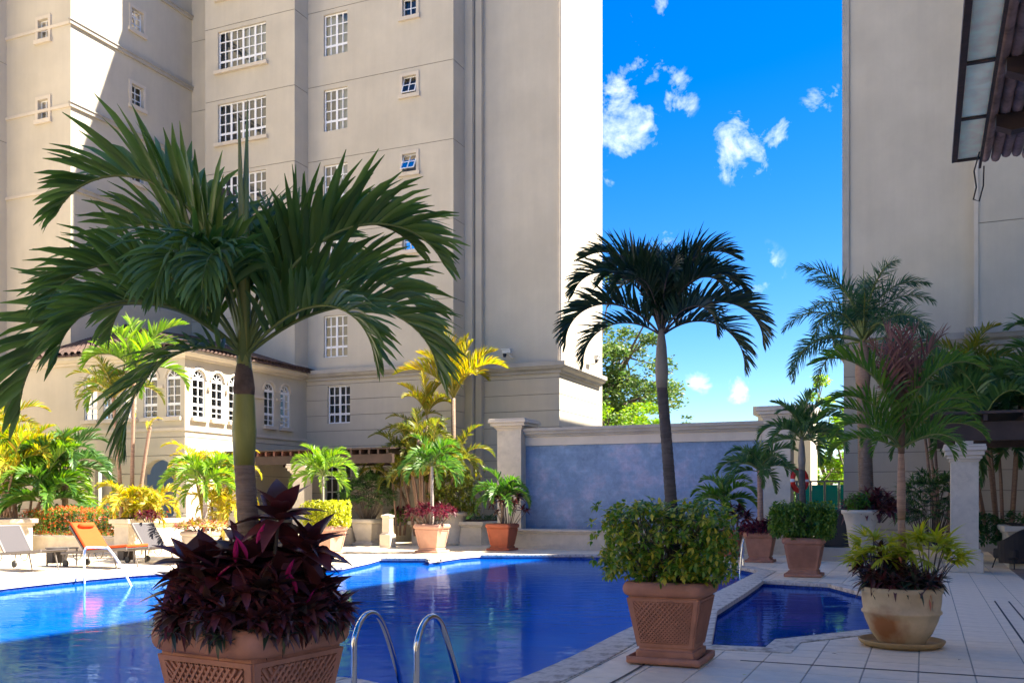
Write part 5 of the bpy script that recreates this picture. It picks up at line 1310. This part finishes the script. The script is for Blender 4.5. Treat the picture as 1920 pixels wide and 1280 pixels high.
# right column with canopy
pc0 = PU(*at(1808, 20.6))
pillar('terrace_column', pc0[0]-.27, pc0[0]+.27, pc0[1]-.2, pc0[1]+.34, 2.72, 'stout cream column under the dark canopy at the right edge', .15, cat='column')
cp = empty('dark_canopy', (0, 0, 0), grid=True, label='dark flat canopy resting on the cream column at the right edge', cat='canopy')
pb = pc0[0]-.5; ub = pc0[1]-.1
mb = MB(); mb.box(pb, 8.95, ub, ub+.18, 2.80, 3.20); mb.build('beam', M['wood'], cp)
mb = MB(); mb.box(pb, 8.95, ub+3.0, ub+3.18, 2.80, 3.20); mb.build('beam', M['wood'], cp)
for i in range(12): a = pb+.1+i*.75; mb = MB(); mb.box(a, a+.08, ub-.3, ub+3.4, 3.202, 3.34); mb.build('rafter', M['wood'], cp)
mb = MB(); mb.box(pb-.2, 8.95, ub-.35, ub+3.5, 3.342, 3.40); mb.build('roof_sheet', M['wood'], cp)
mb = MB(); mb.box(pc0[0]-.17, pc0[0]+.17, ub-.02, ub+.3, 2.722, 2.798); mb.build('bearing_block', M['cream'], cp)

# ------------------------------------------------------------------ near roof edge, top right
aw = empty('tiled_canopy', (0, 0, 0), grid=True, label='underside of a dark tiled canopy with a glazed gutter strip at the top right', cat='canopy')
za_ = 4.5; pe_ = .465; pg_ = .22; ue = 9.75
for a0, a1, w_ in ((pg_, pg_+.045, .07), (pe_-.02, pe_+.002, .06)):
    mb = MB(); mb.box(a0, a1, 3.0, 9.35 if a0 < .3 else 9.6, za_, za_+w_); mb.build('frame_bar', M['wood'], aw)
cuts = [1.0, 2.0, 2.9, 3.8, 4.7, 5.55, 6.5, 7.45, 8.45, 9.35]
cuts = [3.0, 4.2, 5.25, 6.3, 7.3, 8.35, 9.35]
for a, b in zip(cuts[:-1], cuts[1:]):
    mb = MB(); mb.box(pg_+.046, pe_-.021, a+.02, b-.02, za_+.02, za_+.028); mb.build('glazing_panel', M['glazing'], aw)
    mb = MB(); mb.box(pg_+.046, pe_-.021, b-.019, b+.019, za_+.005, za_+.05); mb.build('glazing_bar', M['wood'], aw)
rr_ = random.Random(5)
n = 12
for i in range(n):
    a = pe_+.042+i*.084; L_ = 9.72+rr_.uniform(-.06, .05)
    mb = MB(); segs = 14; pts = [(rr_.uniform(-.004, .004), 3.0+(L_-3.0)*q/segs, rr_.uniform(-.003, .003)) for q in range(segs+1)]
    mb.tube(pts, [.041*(1.0+.09*(q % 2)) for q in range(segs+1)], 8); mb.build('roof_tile', M['tilecane'], aw, smooth=True, loc=(a, 0, za_+.13))
for k, (uu) in enumerate((8.62, 7.55, 6.45, 5.3, 4.1)):
    # rafter with a scrolled end
    mb = MB(lambda a, b, c: (a, uu+c, b)); prof = [(pe_+.06, za_+.09), (pe_+.06, za_-.0), (pe_+.17, za_-.05), (pe_+.26, za_-.04), (pe_+.36, za_-.05), (pe_+.44, za_-.11), (pe_+.50, za_-.18), (1.45, za_-.18), (1.45, za_+.09)]
    n_ = len(prof); mb.add([(x, z, -.06) for x, z in prof]+[(x, z, .06) for x, z in prof], [tuple(range(n_)), tuple(range(2*n_-1, n_-1, -1))]+[(i, (i+1) % n_, n_+(i+1) % n_, n_+i) for i in range(n_)])
    mb.build('rafter', M['wood'], aw)
mb = MB(); mb.box(pe_+.05, 1.45, 3.0, 9.5, za_+.19, za_+.22); mb.build('roof_deck', M['wood'], aw)
for uu in (3.6, 9.1):
    mb = MB(); mb.box(1.22, 1.42, uu-.10, uu+.12, 0.004, za_-.182); mb.build('post', M['wood'], aw)
mb = MB(); mb.tube([(pe_-.03, 9.2, za_+.02), (pe_-.06, 9.5, za_-.05), (pe_-.03, 9.75, za_-.12), (pe_-.05, 9.85, za_-.20), (pe_-.0, 9.9, za_-.21), (pe_+.03, 9.8, za_-.1), (pe_+.03, 9.7, za_+.05)], .007, 6); mb.build('hook', M['black'], aw)

# ------------------------------------------------------------------ pool fittings
def rail(label, pts, rad, name='handrail', cat='handrail', flanges=(), m='chrome', group=None):
    o = Vector(pts[0]); t = empty(name, (o.x, o.y, 0), label=label, cat=cat, group=group)
    c = [Vector(q)-Vector((o.x, o.y, 0)) for q in pts]
    # round the corners
    c2 = [c[0]]+[tuple(q) for q in [x for x in catmull3(c)]]+[c[-1]]
    mb = MB(); mb.tube(c2, rad, 12, True); mb.build('tube', M[m], t, smooth=True)
    for f in flanges:
        f = Vector(f)-Vector((o.x, o.y, 0)); mb = MB(); mb.lathe([(rad*2.2, f.z), (rad*2.2, f.z+.012), (rad*1.05, f.z+.03)], 16, f.x, f.y); mb.build('flange', M[m], t, smooth=True)
def catmull3(P, k=8):
    P = [P[0]*2-P[1]]+list(P)+[P[-1]*2-P[-2]]; out = []
    for i in range(1, len(P)-2):
        a, b, c, d = P[i-1:i+3]
        for j in range(k):
            t = j/k; out.append(.5*((2*b)+(c-a)*t+(2*a-5*b+4*c-d)*t*t+(3*b-a-3*c+d)*t**3))
    return out
for (xl, xr, dz, lab) in ((664, 752, 0, 'left stainless ladder rail at the near pool edge'), (781, 862, .0, 'right stainless ladder rail at the near pool edge')):
    d = .0 if xl < 700 else -.22
    a = at(xl, 7.22+d); b_ = at(xr+4, 7.95+d); zt = .60
    A = Vector((a[0], a[1], 0)); B = Vector((b_[0], b_[1], 0)); D = (B-A)
    pts = [A, A+Vector((0, 0, .30)), A+D*.01+Vector((0, 0, .46)), A+D*.12+Vector((0, 0, .585)), A+D*.28+Vector((0, 0, .635)), A+D*.45+Vector((0, 0, .60)), A+D*.60+Vector((0, 0, .48)), A+D*.80+Vector((0, 0, .22)), A+D*.94+Vector((0, 0, -.02)), A+D*1.0+Vector((0, 0, -.35))]
    rail(lab, pts, .023, name='ladder_rail', flanges=[A+Vector((0, 0, .012))], group='near pool ladder rails')
A = Vector((*at(158, 18.9), 0)); B = Vector((*at(203, 18.7), 0)); C_ = Vector((*at(250, 18.3), 0))
rail('white tubular handrail entering the pool in front of the orange lounger', [A+Vector((0, 0, -.2)), A+Vector((0, 0, .45)), A+Vector((.02, 0, .56)), A+Vector((.08, 0, .60)), B+Vector((-.06, 0, .60)), B+Vector((.02, 0, .57)), B.lerp(C_, .5)+Vector((0, 0, .27)), C_+Vector((0, 0, -.2))], .022, m='white')
A = Vector((*at(1387, 21.5), 0)); rail('short steel handrail at the far right pool corner', [A+Vector((0, 0, -.2)), A+Vector((.04, 0, .35)), A+Vector((.09, .05, .60)), A+Vector((.16, .3, .62)), A+Vector((.2, .5, .3)), A+Vector((.2, .5, 0))], .022)
# life ring on the pillar
p_ = -3.6+.12; lrw = W(p_+.1, 29.2, 2.12); t = empty('life_ring', lrw, grid=True, label='red life ring with white bands hanging on the cream pillar', cat='life ring')
def torus_arc(a0, a1, R0=.30, r0=.075, n=14, f=1.0):
    mb = MB(); mb.tube([(0.0, R0*math.cos(a0+(a1-a0)*i/n), R0*math.sin(a0+(a1-a0)*i/n)) for i in range(n+1)], r0*f, 12); return mb
torus_arc(0, 2*PI, n=48).build('ring', M['red'], t, smooth=True, rot=(0, 0, R(-35)))
for k in range(4): a = PI/2*k; torus_arc(a-.13, a+.13, f=1.04, n=5).build('band', M['white'], t, smooth=True, rot=(0, 0, R(-35)))
mb = MB(); mb.box(-.12, -.06, -.03, .03, .2, .32); mb.build('hanger', M['black'], t)
# security cameras
for (px_, py_, u_, pl_, lab) in ((955, 664, 33.75, 'U', 'white security camera on the tower front above the cornice'), (1103, 676, None, 'P', 'small security camera on the sunlit tower side above the cornice')):
    if pl_ == 'U': p, z = onU(px_+8, py_+2, u_); loc = W(p, u_-.02, z); rz = 0
    else: u2_, z = onP(px_+3, py_+2, -12.6); loc = W(-12.58, u2_, z); rz = R(90)
    t = empty('security_camera', loc, rz=rz, grid=True, label=lab, cat='camera', group='security cameras')
    mb = MB(); mb.box(-.30, .05, -.42, -.24, .02, .17); mb.build('housing', M['camgrey'], t, bevel=.02); mb = MB(); mb.box(-.33, .08, -.45, -.21, .172, .19); mb.build('sun_shield', M['white'], t)
    mb = MB(); mb.tube([(0, 0, -.08), (0, -.2, -.1), (-.05, -.33, .02)], .03, 8); mb.build('bracket', M['camgrey'], t); mb = MB(); mb.tube([(-.22, -.33, -.1), (-.22, -.33, .02)], [.06, .07], 10); mb.build('lens_dome', M['dark'], t)

# ------------------------------------------------------------------ loungers, side tables, wicker chair
def lounger(label, loc, rz, cushion=False, back=52):
    t = empty('sun_lounger', loc, rz=rz, label=label, cat='sun lounger', group='sun loungers on the far deck')
    L1, L2, w, h = .72, 1.30, .32, .36; ba = R(back)
    tl = lambda x, y, z: (x, y, z+.075*x)
    for s in (-1, 1):
        mb = MB(tl); mb.box(-.75, L2, s*w-.02, s*w+.02, h-.03, h+.03); mb.build('side_rail', M['alu'], t, bevel=.006)
        mb = MB(); mb.tube([(.85, s*w*.95, h+.04), (.98, s*w*.95, 0)], .017, 6); mb.build('leg', M['alu'], t)
        mb = MB(); mb.tube([(-.25-.14*math.cos(PI*i/8), s*w*.95, h-.03-.16*math.sin(PI*i/8)*1.0) for i in range(9)], .012, 6); mb.build('wheel_bracket', M['alu'], t)
        mb = MB(lambda x, y, z: (-.62+x, s*w*.95+z, .08+y)); mb.lathe([(.08, -.02), (.08, .02), (.001, .02)], 16); mb.build('wheel', M['black'], t)
        mb = MB(); mb.tube([(-.55, s*w*.95, h-.02), (-.62, s*w*.95, .08)], .014, 6); mb.build('leg', M['alu'], t)
    mb = MB(tl); mb.box(.02, L2-.02, -w+.02, w-.02, h+.0, h+.018); mb.build('seat_sling', M['mesh_grey'], t)
    cb_, sb_ = math.cos(ba), math.sin(ba)
    def bk(x, y, z): return (-(x)*cb_+z*sb_, y, h+.01+x*sb_+z*cb_)
    mb = MB(bk); mb.box(0.02, L1, -w+.02, w-.02, 0, .018); mb.build('back_sling', M['mesh_grey'], t)
    mb = MB(bk)
    for s in (-1, 1): mb.box(0, L1+.02, s*(w-.005)-.018, s*(w-.005)+.018, -.015, .025)
    mb.box(L1, L1+.035, -w, w, -.015, .025); mb.build('back_frame', M['alu'], t)
    if cushion:
        mb = MB(bk); mb.box(.03, L1+.05, -w, w, -.10-.0, -.021) if False else mb.box(.03, L1+.06, -w, w, .027, .095); o = mb.build('back_cushion', M['orange'], t, bevel=.02)
        mb = MB(tl); mb.box(.02, L2, -w, w, h+.031, h+.095); mb.build('seat_cushion', M['orange'], t, bevel=.02)
        mb = MB(bk); mb.tube([(L1-.08, -.2, .13), (L1-.08, -.1, .135), (L1-.08, .1, .135), (L1-.08, .2, .13)], [.04, .06, .06, .04], 10); mb.build('head_pillow', M['orange'], t, smooth=True)
    return t
x, y = at(34, 21.2); lounger('grey sling sun lounger cut by the left edge of the photo', (x, y, .004), R(-30))
x, y = at(180, 22.0); lounger('sun lounger with a bright orange cushion and head pillow', (x, y, .004), R(-25), True, 50)
x, y = at(291, 23.4); lounger('grey sling sun lounger in front of the capped planter wall', (x, y, .004), R(-28), False, 52)
def sidetable(label, x, Y):
    a, b = at(x, Y); t = empty('side_table', (a, b, .004), grid=True, label=label, cat='side table', group='side tables between the loungers')
    mb = MB(); mb.box(-.20, .0, -.2, .2, .06, .40); mb.build('drawer_box', M['wicker'], t, bevel=.01); mb = MB(); mb.box(-.22, .36, -.22, .22, .402, .43); mb.build('table_top', M['alu'], t)
    for sx, sy in ((-.19, -.19), (-.19, .19), (.33, -.19), (.33, .19)): mb = MB(); mb.box(sx-.015, sx+.015, sy-.015, sy+.015, 0, .401); mb.build('leg', M['alu'], t)
sidetable('dark wicker side table left of the orange lounger', 112, 22.4); sidetable('dark wicker side table right of the orange lounger', 243, 23.6)
wx = gl(1900, 21.6); t = empty('wicker_chair', (wx[0], wx[1], .004), rz=R(200), label='dark wicker tub chair by the planter wall at the right edge', cat='chair')
mb = MB(); mb.box(-.30, .30, -.30, .30, .22, .44); mb.build('seat', M['wicker'], t, bevel=.03)
mb = MB(); k = 14
ring = []
for i in range(k+1):
    a = R(-20+220*i/k); hgt = .60+.28*math.sin(PI*i/k)**2; c, s = math.cos(a), math.sin(a)
    ring += [(.33*c, .33*s, .12), (.37*c, .37*s, hgt), (.33*c, .33*s, hgt+.01), (.29*c, .29*s, .12)]
mb.add(ring, [(4*i+j, 4*i+(j+1) % 4, 4*i+4+(j+1) % 4, 4*i+4+j) for i in range(k) for j in range(4)]+[(0, 1, 2, 3), (4*k, 4*k+1, 4*k+2, 4*k+3)]); mb.build('backrest', M['wicker'], t)
for sx, sy in ((-.25, -.25), (-.25, .25), (.25, -.25), (.25, .25)): mb = MB(); mb.tube([(sx, sy, .22), (sx*1.2, sy*1.2, 0)], .016, 6); mb.build('leg', M['black'], t)
for q, (fx, fy, lb) in enumerate(((1560, 1228, 'small dry leaf on the tiles left of the bowl pot saucer'), (1800, 1240, 'small dry leaf on the tiles right of the bowl pot saucer'), (1128, 1250, 'small dry leaf on the coping left of the middle planter'))):
    dl = empty('fallen_leaf', (*at(fx, 2694/(fy-940)), .014), rz=q*1.3, label=lb, cat='leaf'); tv, tf = leaf_t(.4, 4, .2, .3)
    mb = MB(); mb.add([(x*.06, y*.06, z*.06+.008) for x, y, z in tv], tf); mb.build('blade', M['L_dead'], dl)
# fallen leaf on the tiles
lf = empty('fallen_leaf', (*at(1392, 2694/(1266-940)), .003), label='tiny fallen yellow leaf on the tiles beside the middle planter', cat='leaf'); tv, tf = leaf_t(.5, 4, .1, .2)
mb = MB(); mb.add([(x*.045, y*.045, z*.045+.008) for x, y, z in tv], tf); mb.build('blade', M['L_yel'], lf)
